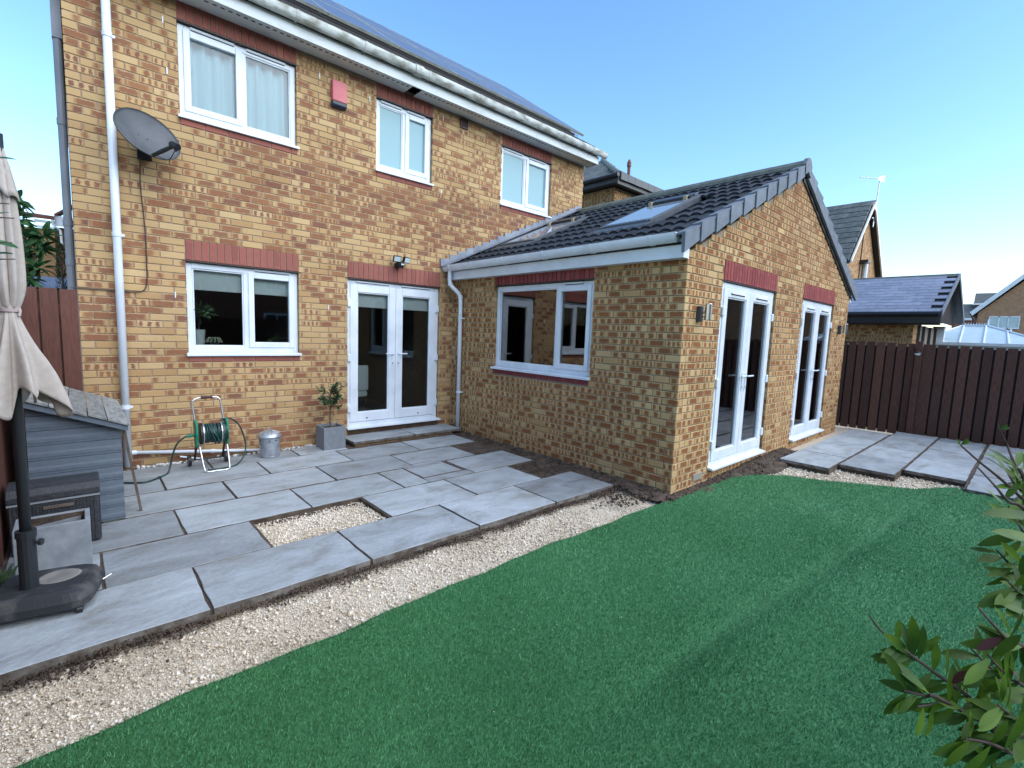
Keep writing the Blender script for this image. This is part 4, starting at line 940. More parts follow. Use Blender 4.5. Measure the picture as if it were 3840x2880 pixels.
# up-and-down wall lights
for (x,lab) in ((5.985,'steel cylinder wall light left of the nearer gable french doors, close to the brick corner'),(11.14,'steel cylinder wall light at the far end of the gable beyond the second french doors')):
    t = thing('wall_light', lab, 'wall light', (x,YG,1.85), 'wall lights on the gable')
    MB().box(x-.032,x+.032,YG-.045,YG-.002,1.77,1.93).build('back_plate', M_dgrey, t, bevel=.004)
    MB().tube([(x+.005,YG-.045,1.865),(x+.005,YG-.075,1.865)],.012,8).tube([(x+.005,YG-.045,1.82),(x+.005,YG-.075,1.82)],.008,8).build('arm', M_steel, t)
    MB().lathe((x+.012,YG-.105,1.87),[(0,-.085),(.031,-.085),(.034,-.08),(.034,.08),(.031,.085),(0,.085)],20).build('lamp_tube', M_steel, t, smooth=False)

# ================================================================== inside the kitchen window
def tuft(mb, c, n, L_, wd, spread=1., up_=.6):
    c = Vector(c)
    for i in range(n):
        d = Vector((random.gauss(0,1)*spread,random.gauss(0,1)*spread,random.gauss(up_,.5))).normalized(); s = d.orthogonal().normalized()*wd
        L2 = L_*random.uniform(.6,1.2); p = c+d*L2*random.uniform(.1,.5)
        mb.add([p-s*.3,p+d*L2*.5-s,p+d*L2,p+d*L2*.5+s,],[(0,1,2,3)])
MB().box(2.09,3.36,.12,.27,1.255,1.28).build('inner_sill', M_pvc, house)
t = thing('house_plant','bushy green plant in a tall white pot on the kitchen window sill','house plant',(2.25,.22,1.21))
MB().lathe((2.255,.175,1.282),[(0,0),(.05,0),(.066,.205),(.058,.205),(.058,.19),(0,.19)],18).build('pot', M_whitepot, t)
MB().tube([(2.255,.175,1.47),(2.26,.175,1.62)],.007,6).build('stem', M_bark, t)
mb = MB(); tuft(mb,(2.265,.175,1.70),110,.12,.02,1,.2); mb.build('foliage', M_laurel, t)
t = thing('succulent','trailing pale succulent in a small dark pot on the kitchen window sill','house plant',(2.40,.22,1.21))
MB().lathe((2.405,.18,1.285),[(0,0),(.045,0),(.06,.075),(.05,.075),(.05,.06),(0,.06)],16).build('pot', M_dgrey, t)
mb = MB()
for i in range(12):
    a = i*.52; mb.tube(smooth_path([(2.405,.18,1.36),(2.405+.05*math.cos(a),.18+.05*math.sin(a),1.395),(2.405+.085*math.cos(a),.18+.085*math.sin(a),1.34)],3),.010,6)
mb.build('foliage', basic('pale_succulent',(.35,.38,.24),None,rough=.6), t)
t = thing('cactus','small green cactus and bushy plant at the right of the kitchen window sill','house plant',(3.08,.22,1.21))
MB().lathe((3.02,.18,1.30),[(0,.0),(.03,.01),(.034,.05),(.025,.085),(0,.095)],14).build('stem', M_laurel, t)
mb = MB(); tuft(mb,(3.12,.18,1.38),40,.07,.010,1,.5); mb.build('foliage', M_olive, t)
# pale chair standing behind the french doors
t = thing('dining_chair','pale upholstered chair standing inside the kitchen french doors','chair',(4.33,.75,.12))
MB().box(4.10,4.55,.6,1.05,.50,.60).build('seat', M_whitepot, t, bevel=.03); MB().box(4.10,4.55,.56,.62,.60,1.0).build('backrest', M_whitepot, t, bevel=.03)
for a,b in ((4.13,.63),(4.52,.63),(4.13,1.02),(4.52,1.02)): MB().tube([(a,b,.121),(a,b,.5)],.015,8).build('leg', M_bark, t)

# ================================================================== LEFT SIDE: fences, shed, box, planter, parasol
def board(parent, x0,x1,y0,y1,z0,z1, mat): return MB().box(x0,x1,y0,y1,z0,z1).build('fence_board', mat, parent, bevel=.003)
fb = thing('board_fence','red brown upright board fence between the shed and the house corner','fence',(1.0,.03,0))
for a,b in ((.80,.937),(.952,1.078),(1.093,1.222)): board(fb,a,b,-.006,.014,-.05,1.845+random.uniform(-.004,.004),M_fence)
MB().box(.80,1.222,.0155,.06,1.60,1.70).box(.80,1.222,.0155,.06,.4,.5).build('rail', M_fence, fb)
MB().box(.937,.952,.016,.03,.0,1.82).box(1.078,1.093,.016,.03,0,1.82).build('backing_board', M_fenced, fb)
fs = thing('side_fence','red brown board fence along the left edge of the garden behind the parasol','fence',(.78,-2.,0))
y = -.03
while y > -6.3:
    board(fs,.765,.785,y-.14,y,-.05,1.84,M_fence); y -= .15
MB().box(.70,.7645,-6.3,-.02,1.5,1.6).box(.70,.7645,-6.3,-.02,.4,.5).build('rail', M_fence, fs)
# shed
sh = thing('garden_store','narrow grey plastic garden store with a worn lean-to roof beside the house wall','shed',(1.17,-1.,0))
yf, yb, xl, xr = -1.67,-.16,.905,1.425
def roofz(x): return .775+(1.43-x)*.40
nb = 9
for k in range(nb):
    z0 = .005+k*.108; z1 = z0+.108
    zt = min(z1, 9)
    poly = []
    if z0 >= roofz(xl): break
    xe_ = xr if z1 <= roofz(xr) else max(xl+.02, xl+(roofz(xl)-z1)/.40)
    top = min(z1-.004, roofz(xl))
    P = [(xl,yf,z0),(xr if z0<roofz(xr) else max(xl,xl+(roofz(xl)-z0)/.40),yf,z0)]
    if z1 > roofz(xr): P += [(xr,yf,max(z0,min(roofz(xr),z1)))] if z0 < roofz(xr) else []
    P += [(xe_,yf,top),(xl,yf,top)]
    mb = MB().prism([(p[0],p[1],p[2]) for p in P],(0,.02,0))
    mb.prism([(xl,yf-.0005,z0+.012),(xl,yf-.0035,z0+.022),(xl,yf-.0035,z0+.044),(xl,yf-.0005,z0+.06)],(min(xe_,xr)-xl,0,0))
    mb.box(xr-.02,xr,yf+.021,yb,z0,min(top,roofz(xr))) if z0 < roofz(xr)-.02 else None
    mb.build('cladding_board', M_shed, sh)
MB().box(xl+.021,xr-.021,yf+.021,yb-.02,.0,.70).box(xl,xl+.02,yf+.021,yb,.0,.93).build('carcass', M_shed, sh)
sr = MB().prism([(.86,yf-.075,roofz(.86)-.004),(1.465,yf-.075,roofz(1.465)-.004),(1.465,yf-.075,roofz(1.465)-.042),(.86,yf-.075,roofz(.86)-.042)],(0,.022,0)).build('barge_board', M_shed, sh)
xs = [.86,1.03,1.125,1.235,1.345,1.475]
for a,b in zip(xs,xs[1:]):
    h = random.uniform(.0,.006); MB().prism([(a+.003,yf-.09,roofz(a)+h),(b-.003,yf-.09,roofz(b)+h),(b-.003,yf-.09,roofz(b)+h+.014),(a+.003,yf-.09,roofz(a)+h+.014)],(0,1.46+random.uniform(-.02,.02),0)).build('roof_board', M_shedroof, sh)
# leaning batten
bt = MB().obox((1.485,-1.60,.385),(.009,0,0),(0,.016,0),Vector((1.535-1.437,-1.545+1.66,-.78))*.5 if 0 else (.049,.055,-.39)).build('timber_batten', M_wood); tag(bt,'thin weathered timber batten leaning against the grey garden store','batten')
# storage box
bx = thing('storage_box','small dark rattan storage box with a curved lid in front of the grey shed','storage box',(1.06,-1.9,0))
def rattan(x0,x1,yf_,z0,z1,parent):
    MB().box(x0,x1,yf_,-1.76,z0,z1).build('body', M_rattan, parent, bevel=.01)
    n = int((x1-x0)/.018); mb = MB()
    for i in range(n):
        xx = x0+.006+i*.018; mb.box(xx,xx+.009,yf_-.005,yf_-.0005,z0+.01,z1-.002)
    for i in range(15):
        yy = yf_+.01+i*.018; mb.box(x1+.0005,x1+.005,yy,yy+.009,z0+.01,z1-.002)
    tag(mb.build('rattan_ribs', M_rattan, parent), kind='stuff')
rattan(.82,1.268,-2.05,.005,.335,bx)
MB().box(.815,1.273,-2.056,-1.755,.338,.352).build('lid_trim', basic('silver_trim',(.26,.28,.30),None,rough=.5), bx)
MB().prism([(.812,-2.062,.353),(.812,-2.062,.40),(.812,-2.03,.435),(.812,-1.97,.455),(.812,-1.85,.455),(.812,-1.75,.42),(.812,-1.75,.353)],(.464,0,0)).build('lid', M_rattan, bx, bevel=.008)
MB().box(.985,1.135,-2.063,-2.0565,.292,.312).build('handle', M_wood, bx)
# rectangular planter
pl = thing('planter','empty pale grey rectangular planter beside the parasol base','planter',(1.05,-2.48,0))
MB().box(.878,1.214,-2.60,-2.575,0,.345).box(.878,1.214,-2.375,-2.35,0,.345).box(.878,.903,-2.575,-2.375,0,.345).box(1.189,1.214,-2.575,-2.375,0,.345).box(.903,1.189,-2.575,-2.375,0,.02).build('trough', M_planter, pl, bevel=.003)
MB().box(.905,1.187,-2.573,-2.377,.02,.12).build('soil', M_soil, pl)
MB().obox((1.05,-2.385,.27),(.12,.004,.012),(0,.004,.0),(0,-.003,.03)).build('liner_scrap', M_planter, pl)
MB().box(.9035,1.1885,-2.5745,-2.3755,.1201,.30).build('painted_inner_shade', M_black, pl) if 0 else MB().box(.9031,1.1889,-2.3775,-2.3751,.12,.337).box(.9031,.906,-2.574,-2.378,.12,.337).box(1.186,1.1889,-2.574,-2.378,.12,.337).build('painted_inner_shade', M_soil, pl)  # dark inner faces stand in for the shade inside the trough
# parasol
pr_ = thing('parasol','closed beige parasol tied with a strap on a black pole at the left edge','parasol',(.957,-2.93,0))
PX, PY = .957,-2.93
MB().tube([(PX,PY,.13),(PX,PY,2.45)],.024,14).build('pole', M_umbpole, pr_, smooth=True)
MB().tube([(PX,PY,.125),(PX,PY,.44)],.038,14).tube([(PX,PY,.42),(PX,PY,.455)],.043,14).build('pole_sleeve', M_umbpole, pr_, smooth=False)
MB().tube([(PX+.03,PY-.012,.385),(PX+.05,PY-.02,.385)],.008,8).tube([(PX+.047,PY-.019,.385),(PX+.062,PY-.025,.385)],.018,10).build('locking_knob', M_umbpole, pr_)
def base():
    rz = Matrix.Rotation(R(-13),3,'Z'); c = Vector((1.015,-2.90,0)); hw_, hd = .225,.205; V=[]; lev=[(.92,.92,.035),(1,1,.05),(1.0,1.0,.085),(.90,.90,.125),(.80,.78,.140)]
    n=32
    for (sx,sy,z) in lev:
        for k in range(n):
            a=2*math.pi*k/n; ca,sa=math.cos(a),math.sin(a); e=.38
            V.append(c+rz@Vector((hw_*sx*math.copysign(abs(ca)**e,ca),hd*sy*math.copysign(abs(sa)**e,sa),z)))
    F=[(i*n+k,i*n+(k+1)%n,(i+1)*n+(k+1)%n,(i+1)*n+k) for i in range(len(lev)-1) for k in range(n)]+[tuple(range(n))[::-1],tuple(range((len(lev)-1)*n,len(lev)*n))]
    b = MB().add(V,F).build('base', M_base, pr_, smooth=False)
    for sx in (-1,1):
        for sy in (-1,1):
            p = c+rz@Vector((sx*.175,sy*.16,.022)); MB().tube([p+Vector((-.012,0,0)),p+Vector((.012,0,0))],.021,12).box(p.x-.016,p.x+.016,p.y-.014,p.y+.014,.022,.045).build('castor', M_black, b)
    d0 = c+rz@Vector((.05,.035,.141)); MB().lathe(d0,[(.085,0),(.075,.004),(.0,.003)],24,sx=1.1).build('dusty_recess', basic('dust',(.16,.155,.14),(.24,.23,.21),12,.95), b)
    MB().tube([c+rz@Vector((.225,.08,.06)),c+rz@Vector((.262,.10,.075))],.005,6).build('drain_plug', M_steel, b)
base()
def folded(zs, rf_, nf, amp, name, seed, wob_=0.):
    random.seed(seed); n=112; V=[]; ph=[random.uniform(0,6.28) for _ in range(6)]
    for i,z in enumerate(zs):
        r_ = rf_(z,0); t_=i/(len(zs)-1)
        for k in range(n):
            a=2*math.pi*k/n; f = 1+amp(z)*(math.sin(nf*a+ph[0]+.5*math.sin(2*a+ph[1]))+.45*math.sin((nf*2-1)*a+ph[2]+t_)); rr=rf_(z,a)*max(.25,f)
            V.append((PX+rr*math.cos(a),PY+rr*math.sin(a),z+wob_*t_*(math.sin(nf*a+ph[3])*.5+.5*math.sin(3*a+ph[4]))))
    F=[(i*n+k,i*n+(k+1)%n,(i+1)*n+(k+1)%n,(i+1)*n+k) for i in range(len(zs)-1) for k in range(n)]
    o = MB().add(V,F).build(name, M_umb, pr_, smooth=True); sm=o.modifiers.new('thick','SOLIDIFY'); sm.thickness=.003; random.seed(7+seed); return o
def r_up(z,a): return float(np.interp(z,[1.60,1.64,1.72,1.80,1.95,2.12,2.3],[.030,.041,.052,.053,.050,.042,.030]))
def r_dn(z,a):
    b = float(np.interp(z,[1.02,1.10,1.20,1.30,1.40,1.50,1.60],[.155,.150,.135,.112,.085,.058,.031])); 
    return b*.84*(1+.34*math.exp(-((math.atan2(math.sin(a-.05),math.cos(a-.05)))/.75)**2)*max(0,min(1,(1.62-z)/.3)))
folded(list(np.linspace(2.28,1.60,26)), r_up, 7, lambda z:.22*min(1,(z-1.58)*9), 'upper_canopy', 3)
folded(list(np.linspace(1.61,1.14,26)), r_dn, 8, lambda z:.30*min(1,(1.63-z)*4), 'lower_canopy', 5, .10)
folded(list(np.linspace(2.42,2.16,10)), lambda z,a: float(np.interp(z,[2.15,2.3,2.42],[.062,.036,.012])), 6, lambda z:.12, 'top_flounce', 9, .03)
MB().lathe((PX,PY,1.612),[(.030,-.016),(.038,-.016),(.039,.0),(.038,.016),(.030,.016)],24).tube([(PX+.037,PY-.005,1.615),(PX+.040,PY-.02,1.60),(PX+.036,PY-.028,1.575)],.006,6).build('tie_strap', basic('strap',(.42,.35,.33),None,rough=.9), pr_)
# low leafy plant at the extreme left, twig of large leaves hanging over the parasol
LEAF = {}
def leaf_mesh(key, L_, W_, mat, curl=.12, fold=.18, obov=.55):
    V=[(0,0,0)]; n=7; F=[]
    for i in range(1,n):
        t_=i/n; wv=W_*.5*(math.sin(math.pi*t_**(1.25 if obov>.5 else .8)))**.8; z=-curl*L_*t_*t_
        V += [(L_*t_,-wv,z+fold*wv),(L_*t_,0,z),(L_*t_,wv,z+fold*wv)]
    V.append((L_,0,-curl*L_)); e=len(V)-1
    F += [(0,1,2),(0,2,3)]
    for i in range(n-2):
        a=1+3*i; F += [(a,a+3,a+4,a+1),(a+1,a+4,a+5,a+2)]
    a=1+3*(n-2); F += [(a,e,a+1),(a+1,e,a+2)]
    me=bpy.data.meshes.new('leaf'); me.from_pydata(V,[],F); me.materials.append(mat); me.polygons.foreach_set('use_smooth',[True]*len(F)); me.update(); return me
def put_leaf(parent, me, p, d, nrm, sc_=1.):
    x=Vector(d).normalized(); z=Vector(nrm); z=(z-x*z.dot(x)); z = z.normalized() if z.length>1e-4 else x.orthogonal().normalized(); y=z.cross(x)
    link('leaf', me, parent, loc=p, rot=Matrix((x,y,z)).transposed().to_euler(), scale=(sc_,)*3)
# ---- near shrub, bottom right
sb = thing('pieris_shrub','glossy green shrub with bare twig tips in the right foreground','shrub',(2.62,-6.72,-.05))
LM = [leaf_mesh('a',.085,.021,M_leaf,.10,.2),leaf_mesh('b',.075,.019,M_leaf,.2,.25),leaf_mesh('c',.065,.0155,M_leaf,.04,.15)]; LR = leaf_mesh('r',.06,.018,M_leafred)
root = Vector((2.62,-6.72,-.05)); fork = Vector((2.56,-6.66,.55))
MB().tube([root,Vector((2.60,-6.70,.25)),fork],[.02,.017,.013],8).build('stem', M_stem, sb)
BR = [ # pixel polylines tip -> base with depth, and leaf start index fraction
 ([(3263,2313),(3317,2379),(3417,2456),(3525,2537),(3610,2595),(3703,2680),(3795,2803)],.80,.34),
 ([(3668,2278),(3733,2352),(3795,2417),(3860,2470)],.76,.5),
 ([(3602,1669),(3672,1731),(3749,1793),(3834,1870),(3900,1930)],.95,.72),
 ([(3668,1754),(3733,1824),(3780,1880),(3860,1950)],.92,.8),
 ([(3749,1615),(3775,1665),(3795,1716),(3811,1754),(3850,1830)],1.0,.75),
 ([(3622,2410),(3687,2479),(3741,2525),(3834,2602),(3890,2680)],.84,.25),
 ([(3440,2650),(3560,2640),(3650,2690),(3735,2750),(3826,2826)],.78,.0),
 ([(3390,2590),(3470,2610),(3560,2640)],.79,.05),
 ([(3700,2850),(3760,2800),(3840,2760)],.72,.0),
 ([(3780,2180),(3830,2230),(3900,2290)],.82,.2),([(3735,2060),(3800,2130),(3880,2200)],.86,.1),([(3700,2450),(3780,2540),(3880,2620)],.74,.1),([(3620,2770),(3720,2790),(3820,2840)],.72,.0),([(3800,1930),(3835,1990),(3900,2060)],.88,.0),([(3770,1760),(3815,1830),(3880,1900)],.97,.0),([(3740,2640),(3800,2690),(3880,2740)],.70,.0)]
for pts,d,f0 in BR:
    P = [at(u,v,d+.03*random.uniform(-1,1)) for u,v in pts]+[at(3990,2930,.86)]
    if pts[0][1] < 2000: P = P[:-1]+[at(3960,2350,1.0),at(3990,2930,.9)]
    P = smooth_path(P+[fork],4); n=len(P)
    MB().tube(P,[.0014+.004*i/n for i in range(n)],6).build('branch', M_stem, sb)
    vis = int(n*.62); i = max(1,int(vis*f0)); k = 0
    while i < vis:
        p=P[i]; tdir=(P[i-1]-P[min(i+1,n-1)]).normalized(); side=tdir.cross(fw).normalized()
        for s_ in ((1,-1) if random.random()<.8 else (1,)):
            ang_=random.uniform(-.6,.6); dl=(tdir*random.uniform(.15,.8)+side*s_*random.uniform(.5,1.)+fw*random.uniform(-.5,.4)+Vector((0,0,.12))).normalized()
            put_leaf(sb, LR if random.random()<.006 else random.choice(LM), p, dl, -fw*random.uniform(.4,1)+Vector((0,0,1))*random.uniform(.2,1)+rt*random.uniform(-.6,.6), random.uniform(.55,.92))
        i += random.choice((1,1,2)); k += 1
# whorl of leaves on the long twig and single leaves crossing the right edge
wh = at(3425,2462,.80)
for (u,v) in ((3378,2322),(3430,2320),(3535,2390),(3290,2480),(3345,2535),(3330,2380)):
    q = at(u,v,.80+random.uniform(-.02,.03)); me = random.choice(LM); L0=.085 if me is LM[0] else .075 if me is LM[1] else .065
    put_leaf(sb, me, wh, q-wh, -fw+Vector((0,0,.5))+rt*random.uniform(-.4,.4), (q-wh).length/L0)
for (a,b,d) in (((3900,1935),(3692,1915),.85),((3930,2040),(3730,1980),.82),((3900,2260),(3766,2172),.82),((3890,2320),(3760,2258),.8),((3920,2340),(3790,2300),.8),((3840,2400),(3700,2375),.78),((3850,1840),(3790,1740),.95),((3830,1800),(3770,1870),.95),((3850,1790),(3845,1700),.95),((3830,1850),(3755,1810),.97),((3760,2560),(3735,2430),.76),((3780,2580),(3790,2425),.76)):
    p,q = at(*a,d),at(*b,d); put_leaf(sb, LM[0], p, q-p, -fw*.6+Vector((0,0,1)), (q-p).length/.085)
# bud tips
for (u,v,d) in ((3602,1669,.95),(3749,1612,1.0)):
    p = at(u,v,d)
    for k in range(5): put_leaf(sb, LM[2], p, -up*random.uniform(-1,-.2)+rt*random.uniform(-1,1)-fw*.3, -fw+Vector((0,0,.4)), .28)
# ---- laurel beyond the left fence
la = thing('laurel_tree','broad leaved evergreen tree beyond the left fence boards','tree',(.82,.9,0))
tr_ = MB().tube([(.70,.95,-.1),(.72,.92,1.3),(.80,.85,2.3)],[.045,.035,.015],8)
LL = [leaf_mesh('l',.16,.062,M_laurel,.2,.2,.4),leaf_mesh('m',.13,.05,M_laurel,.35,.3,.4)]
cen = [(.80,.85,2.55),(.86,.85,2.35),(.95,.85,2.28),(.92,.8,2.08),(.74,.9,2.3),(.78,.85,2.75),(.66,.9,2.0),(.98,.8,2.42),(.84,.82,1.95),(.70,.9,2.6)]
for c in cen: tr_.tube([(.75,.9,1.7),Vector(c)-Vector((.03,0,.08)),c],[.012,.007,.003],5)
tr_.build('trunk', M_bark, la)
for c in cen:
    for i in range(40):
        d = Vector((random.gauss(0,1),random.gauss(0,.8),random.gauss(.15,.8))).normalized(); p = Vector(c)+d*random.uniform(.0,.06)
        put_leaf(la, random.choice(LL), p, d, Vector((0,0,1))+Vector((random.gauss(0,.5),random.gauss(-.4,.5),0)), random.uniform(.6,1.1))
# twig in front of the parasol (garden shrub out of frame to the left)
tw = thing('overhanging_shrub','twig of large green leaves crossing the parasol at the left edge','shrub',(.86,-3.9,0))
MB().tube([(.86,-3.9,-.05),(.88,-3.88,1.0),(.92,-3.85,1.7),(.96,-3.83,2.1)],[.016,.013,.009,.005],7).build('stem', M_stem, tw)
for z,xo in ((1.86,1.02),(1.95,1.03),(1.80,1.025),(2.0,1.02)): MB().tube([(.93,-3.85,z-.12),(.98,-3.82,z-.02),(xo+.02,-3.8,z-.01)],[.006,.004,.002],5).build('branch', M_stem, tw)
for (a,b) in (((-60,905),(62,908)),((-70,600),(48,574)),((-50,960),(40,935)),((-60,820),(22,780))):
    p,q = at(*a,1.85),at(*b,1.85); put_leaf(tw, LL[0], p, q-p, Vector((0,-.5,1)), (q-p).length/.16)
# fern-like plant beside the base
fp = thing('potted_fern','small grey green leafy plant beside the parasol base at the left edge','plant',(.83,-2.72,0))
mb = MB(); tuft(mb,(.83,-2.70,.06),60,.10,.012,1,.6); mb.build('foliage', M_olive, fp)
# ================================================================== hose reel, bin, potted tree
hr = thing('hose_reel','hose reel cart with aluminium frame and coiled green hose against the house wall','hose reel',(2.23,-.5,0))
A0,A1 = 2.122,2.358
path = [(A0-.045,-.44,.76),(A0+.0,-.55,.25),(A0+.015,-.66,.03),(A0+.04,-.685,.012),(A1-.03,-.685,.012),(A1+.005,-.66,.03),(A1+.01,-.55,.25),(A1-.03,-.44,.76)]
MB().tube(smooth_path([(A0-.028,-.46,.50),(A0-.045,-.43,.70),(A0-.03,-.425,.745),(A0+.02,-.42,.765),(2.21,-.42,.768),(A1-.06,-.42,.765),(A1-.03,-.425,.745),(A1-.018,-.43,.70),(A1+.0,-.46,.50)],5),.0105,10).build('handle_frame', M_alu, hr, smooth=True)
MB().tube(smooth_path([(A0-.01,-.54,.28),(A0+.012,-.655,.04),(A0+.04,-.685,.012),(2.24,-.685,.012),(A1-.02,-.685,.012),(A1+.008,-.655,.04),(A1+.01,-.54,.28)],5),.0105,10).build('foot_frame', M_alu, hr, smooth=True)
MB().tube([(2.155,-.42,.768),(2.265,-.42,.768)],.015,10).build('grip', M_brown, hr)
for x,s_ in ((A0-.02,-1),(A1+.005,1)):
    MB().prism([(x,-.43,.52),(x,-.50,.545),(x,-.57,.50),(x,-.59,.40),(x,-.575,.27),(x,-.52,.245),(x,-.46,.27),(x,-.43,.40)],(.022*s_,0,0)).build('side_panel', M_green, hr, bevel=.006)
    MB().tube([(x-.02*s_,-.505,.39),(x-.045*s_,-.505,.39)],.115,22).build('drum_flange', M_black if s_<0 else M_hose, hr)
    MB().lathe((x-.047*s_,-.505,.39),[(.105,-.004),(.118,-.004),(.118,.004),(.105,.004)],24,ax=Matrix(((0,0,1),(0,1,0),(-1,0,0)))).build('flange_rim', M_alu, hr)
    MB().tube([(x-.004+.03*s_,-.30,.062),(x+.034*s_+.03*s_,-.30,.062)],.062,18).build('wheel', M_black, hr)
MB().tube([(A0-.02,-.30,.062),(A1+.02,-.30,.062)],.010,8).build('axle', M_black, hr)
for x in (A0-.02,A1+.01): MB().tube([(x,-.46,.30),(x,-.30,.062)],.012,8).build('rear_leg', M_black, hr)
ho = []
for lay in range(3):
    for i in range(13):
        x0 = A0+.045+i*.0165; r_=.066+lay*.017
        ho.append((x0,r_))
mb = MB()
for x0,r_ in ho:
    sk=random.uniform(-.012,.012); mb.tube([(x0+sk*math.sin(a),-.505+r_*math.cos(a),.39+r_*math.sin(a)) for a in np.linspace(0,6.283,18)],.0085,6,cap=False)
for s_ in range(4):
    xa,xb = random.uniform(A0+.05,A1-.12),random.uniform(A0+.12,A1-.06)
    mb.tube(smooth_path([(xa,-.505-.04,.39+.105),(xa*.6+xb*.4,-.505-.112,.39+.03),(xb,-.505-.108,.39-.07),(xb+.01,-.505-.02,.39-.118)],6),.0085,6)
mb.build('coiled_hose', M_hose, hr, smooth=True)
MB().tube(smooth_path([(A1-.05,-.50,.515),(A1+.04,-.50,.535),(A1+.15,-.45,.44),(A1+.215,-.42,.25),(A1+.20,-.46,.10),(A1+.10,-.56,.018),(A1-.04,-.62,.012),(A0+.05,-.60,.012)],7),.0085,8).build('hose_loop', M_hose, hr, smooth=True)
MB().tube(smooth_path([(A0-.045,-.505,.38),(A0-.12,-.505,.375),(A0-.20,-.49,.30),(1.88,-.46,.16),(1.84,-.50,.02),(1.76,-.62,.012),(1.63,-.73,.012),(1.50,-.66,.012),(1.44,-.6,.012)],7),.0085,8).build('hose_tail', M_hose, hr, smooth=True)
MB().tube([(A0-.03,-.505,.38),(A0-.115,-.505,.377)],.015,10).tube([(A0-.08,-.505,.379),(A0-.09,-.505,.379)],.02,10).build('hose_connector', M_green, hr)
bn = thing('galvanised_bin','small galvanised metal bin with a domed lid against the house wall','bin',(2.86,-.335,0))
MB().lathe((2.86,-.325,0),[(0,.002),(.104,.002),(.108,.01),(.106,.02),(.118,.225),(.124,.232),(.124,.24),(.118,.246),(.118,.25)],32).build('body', M_galv, bn, smooth=False)
MB().lathe((2.86,-.325,.25),[(.130,-.012),(.134,-.006),(.132,.004),(.10,.038),(.05,.060),(.0,.066)],32).build('lid', M_galv, bn, smooth=True)
mb = MB(); 
for k in range(8):
    a=k*math.pi/4; mb.tube([(2.86+.03*math.cos(a),-.325+.03*math.sin(a),.315),(2.86+.115*math.cos(a),-.325+.115*math.sin(a),.283)],.004,5)
mb.build('lid_rib', M_galv, bn)
MB().tube(smooth_path([(2.845,-.325,.312),(2.85,-.325,.338),(2.87,-.325,.338),(2.875,-.325,.312)],4),.005,6).build('lid_handle', M_galv, bn)
MB().tube(smooth_path([(2.75,-.37,.215),(2.735,-.39,.19),(2.745,-.395,.17)],4),.005,6).build('side_handle', M_black, bn)
MB().obox((2.835,-.436,.205),(.012,.003,0),(0,.003,0),(0,0,.008)).obox((2.895,-.435,.205),(.012,-.003,0),(0,.003,0),(0,0,.008)).build('handle_lug', M_dgrey, bn)
pt = thing('potted_tree','small bay tree on a bare stem in a square grey pot beside the french doors','potted plant',(3.605,-.3,0))
X0,X1,Y0,Y1,Hh = 3.467,3.748,-.442,-.155,.292
MB().box(X0,X1,Y0,Y0+.02,0,Hh).box(X0,X1,Y1-.02,Y1,0,Hh).box(X0,X0+.02,Y0+.02,Y1-.02,0,Hh).box(X1-.02,X1,Y0+.02,Y1-.02,0,Hh).build('pot', M_pot, pt, bevel=.003)
MB().box(X0+.021,X1-.021,Y0+.021,Y1-.021,.0,.262).build('soil', M_soil, pt)
mb = MB().tube(smooth_path([(3.605,-.30,.26),(3.60,-.30,.40),(3.607,-.295,.55),(3.60,-.30,.70)],4),[.009]*13,8); twigs=[]
mb.tube([(3.603,-.30,.37),(3.64,-.31,.42),(3.655,-.31,.45)],.003,5)
for i in range(26):
    p=Vector((3.602,-.298,random.uniform(.52,.72))); d=Vector((random.gauss(0,1),random.gauss(0,1),random.uniform(.1,1.5))).normalized(); q=p+d*random.uniform(.09,.175); mb.tube([p,p.lerp(q,.5)+Vector((0,0,.01)),q],[.004,.003,.0015],5); twigs.append((p,q))
for q in ((3.76,-.30,.82),(3.72,-.32,.76)): mb.tube([(3.60,-.30,.62),(3.68,-.30,.68),q],[.004,.003,.0015],5); twigs.append((Vector((3.65,-.30,.66)),Vector(q)))
mb.build('trunk', M_bark, pt)
OL = [leaf_mesh('o',.056,.019,M_olive,.1,.2),leaf_mesh('p',.046,.018,M_olive,.2,.2)]
mb = MB(); cnt = 0
for p,q in twigs:
    for i in range(11):
        if cnt >= 298: break
        c=p.lerp(q,random.uniform(.35,1.0)); d=((q-p).normalized()+Vector((random.gauss(0,.8),random.gauss(0,.8),random.gauss(0,.6)))).normalized(); put_leaf(pt,random.choice(OL),c,d,Vector((random.gauss(0,.6),-.6,1)),random.uniform(1.0,1.45)); cnt += 1
# ================================================================== RIGHT FENCE
rfc = thing('boundary_fence','dark brown upright board fence along the right boundary behind the side patio','fence',(12.3,-6,0))
ys_ = [-3.50,-3.63,-3.77,-3.915,-4.061,-4.199,-4.352,-4.511,-4.659,-4.817,-4.94]
zt = lambda y: 1.672+.018*(y+3.84)
for a,b in zip(ys_,ys_[1:]): board(rfc,12.285,12.305,b+.013,a-.013,.0,zt(a)+random.uniform(-.006,.006),M_fenced)
ys_ = [-5.07+.045,-5.216,-5.361,-5.503,-5.646,-5.793,-5.93,-6.069,-6.21]+[-6.35-.143*k for k in range(20)]
for a,b in zip(ys_,ys_[1:]): board(rfc,12.285,12.305,b+.013,a-.013,.0,zt(a)+random.uniform(-.006,.006),M_fenced)
MB().box(12.21,12.284,-5.035,-4.945,.0,1.70).build('post', M_fenced, rfc, bevel=.004)
MB().box(12.306,12.33,-9.1,-3.4,.05,1.60).build('backing_boards', M_gapshade, rfc)  # coloured near black to paint the shade between the front boards
MB().box(12.331,12.38,-9.1,-3.4,1.45,1.55).box(12.331,12.38,-9.1,-3.4,.3,.4).build('rail', M_fenced, rfc)
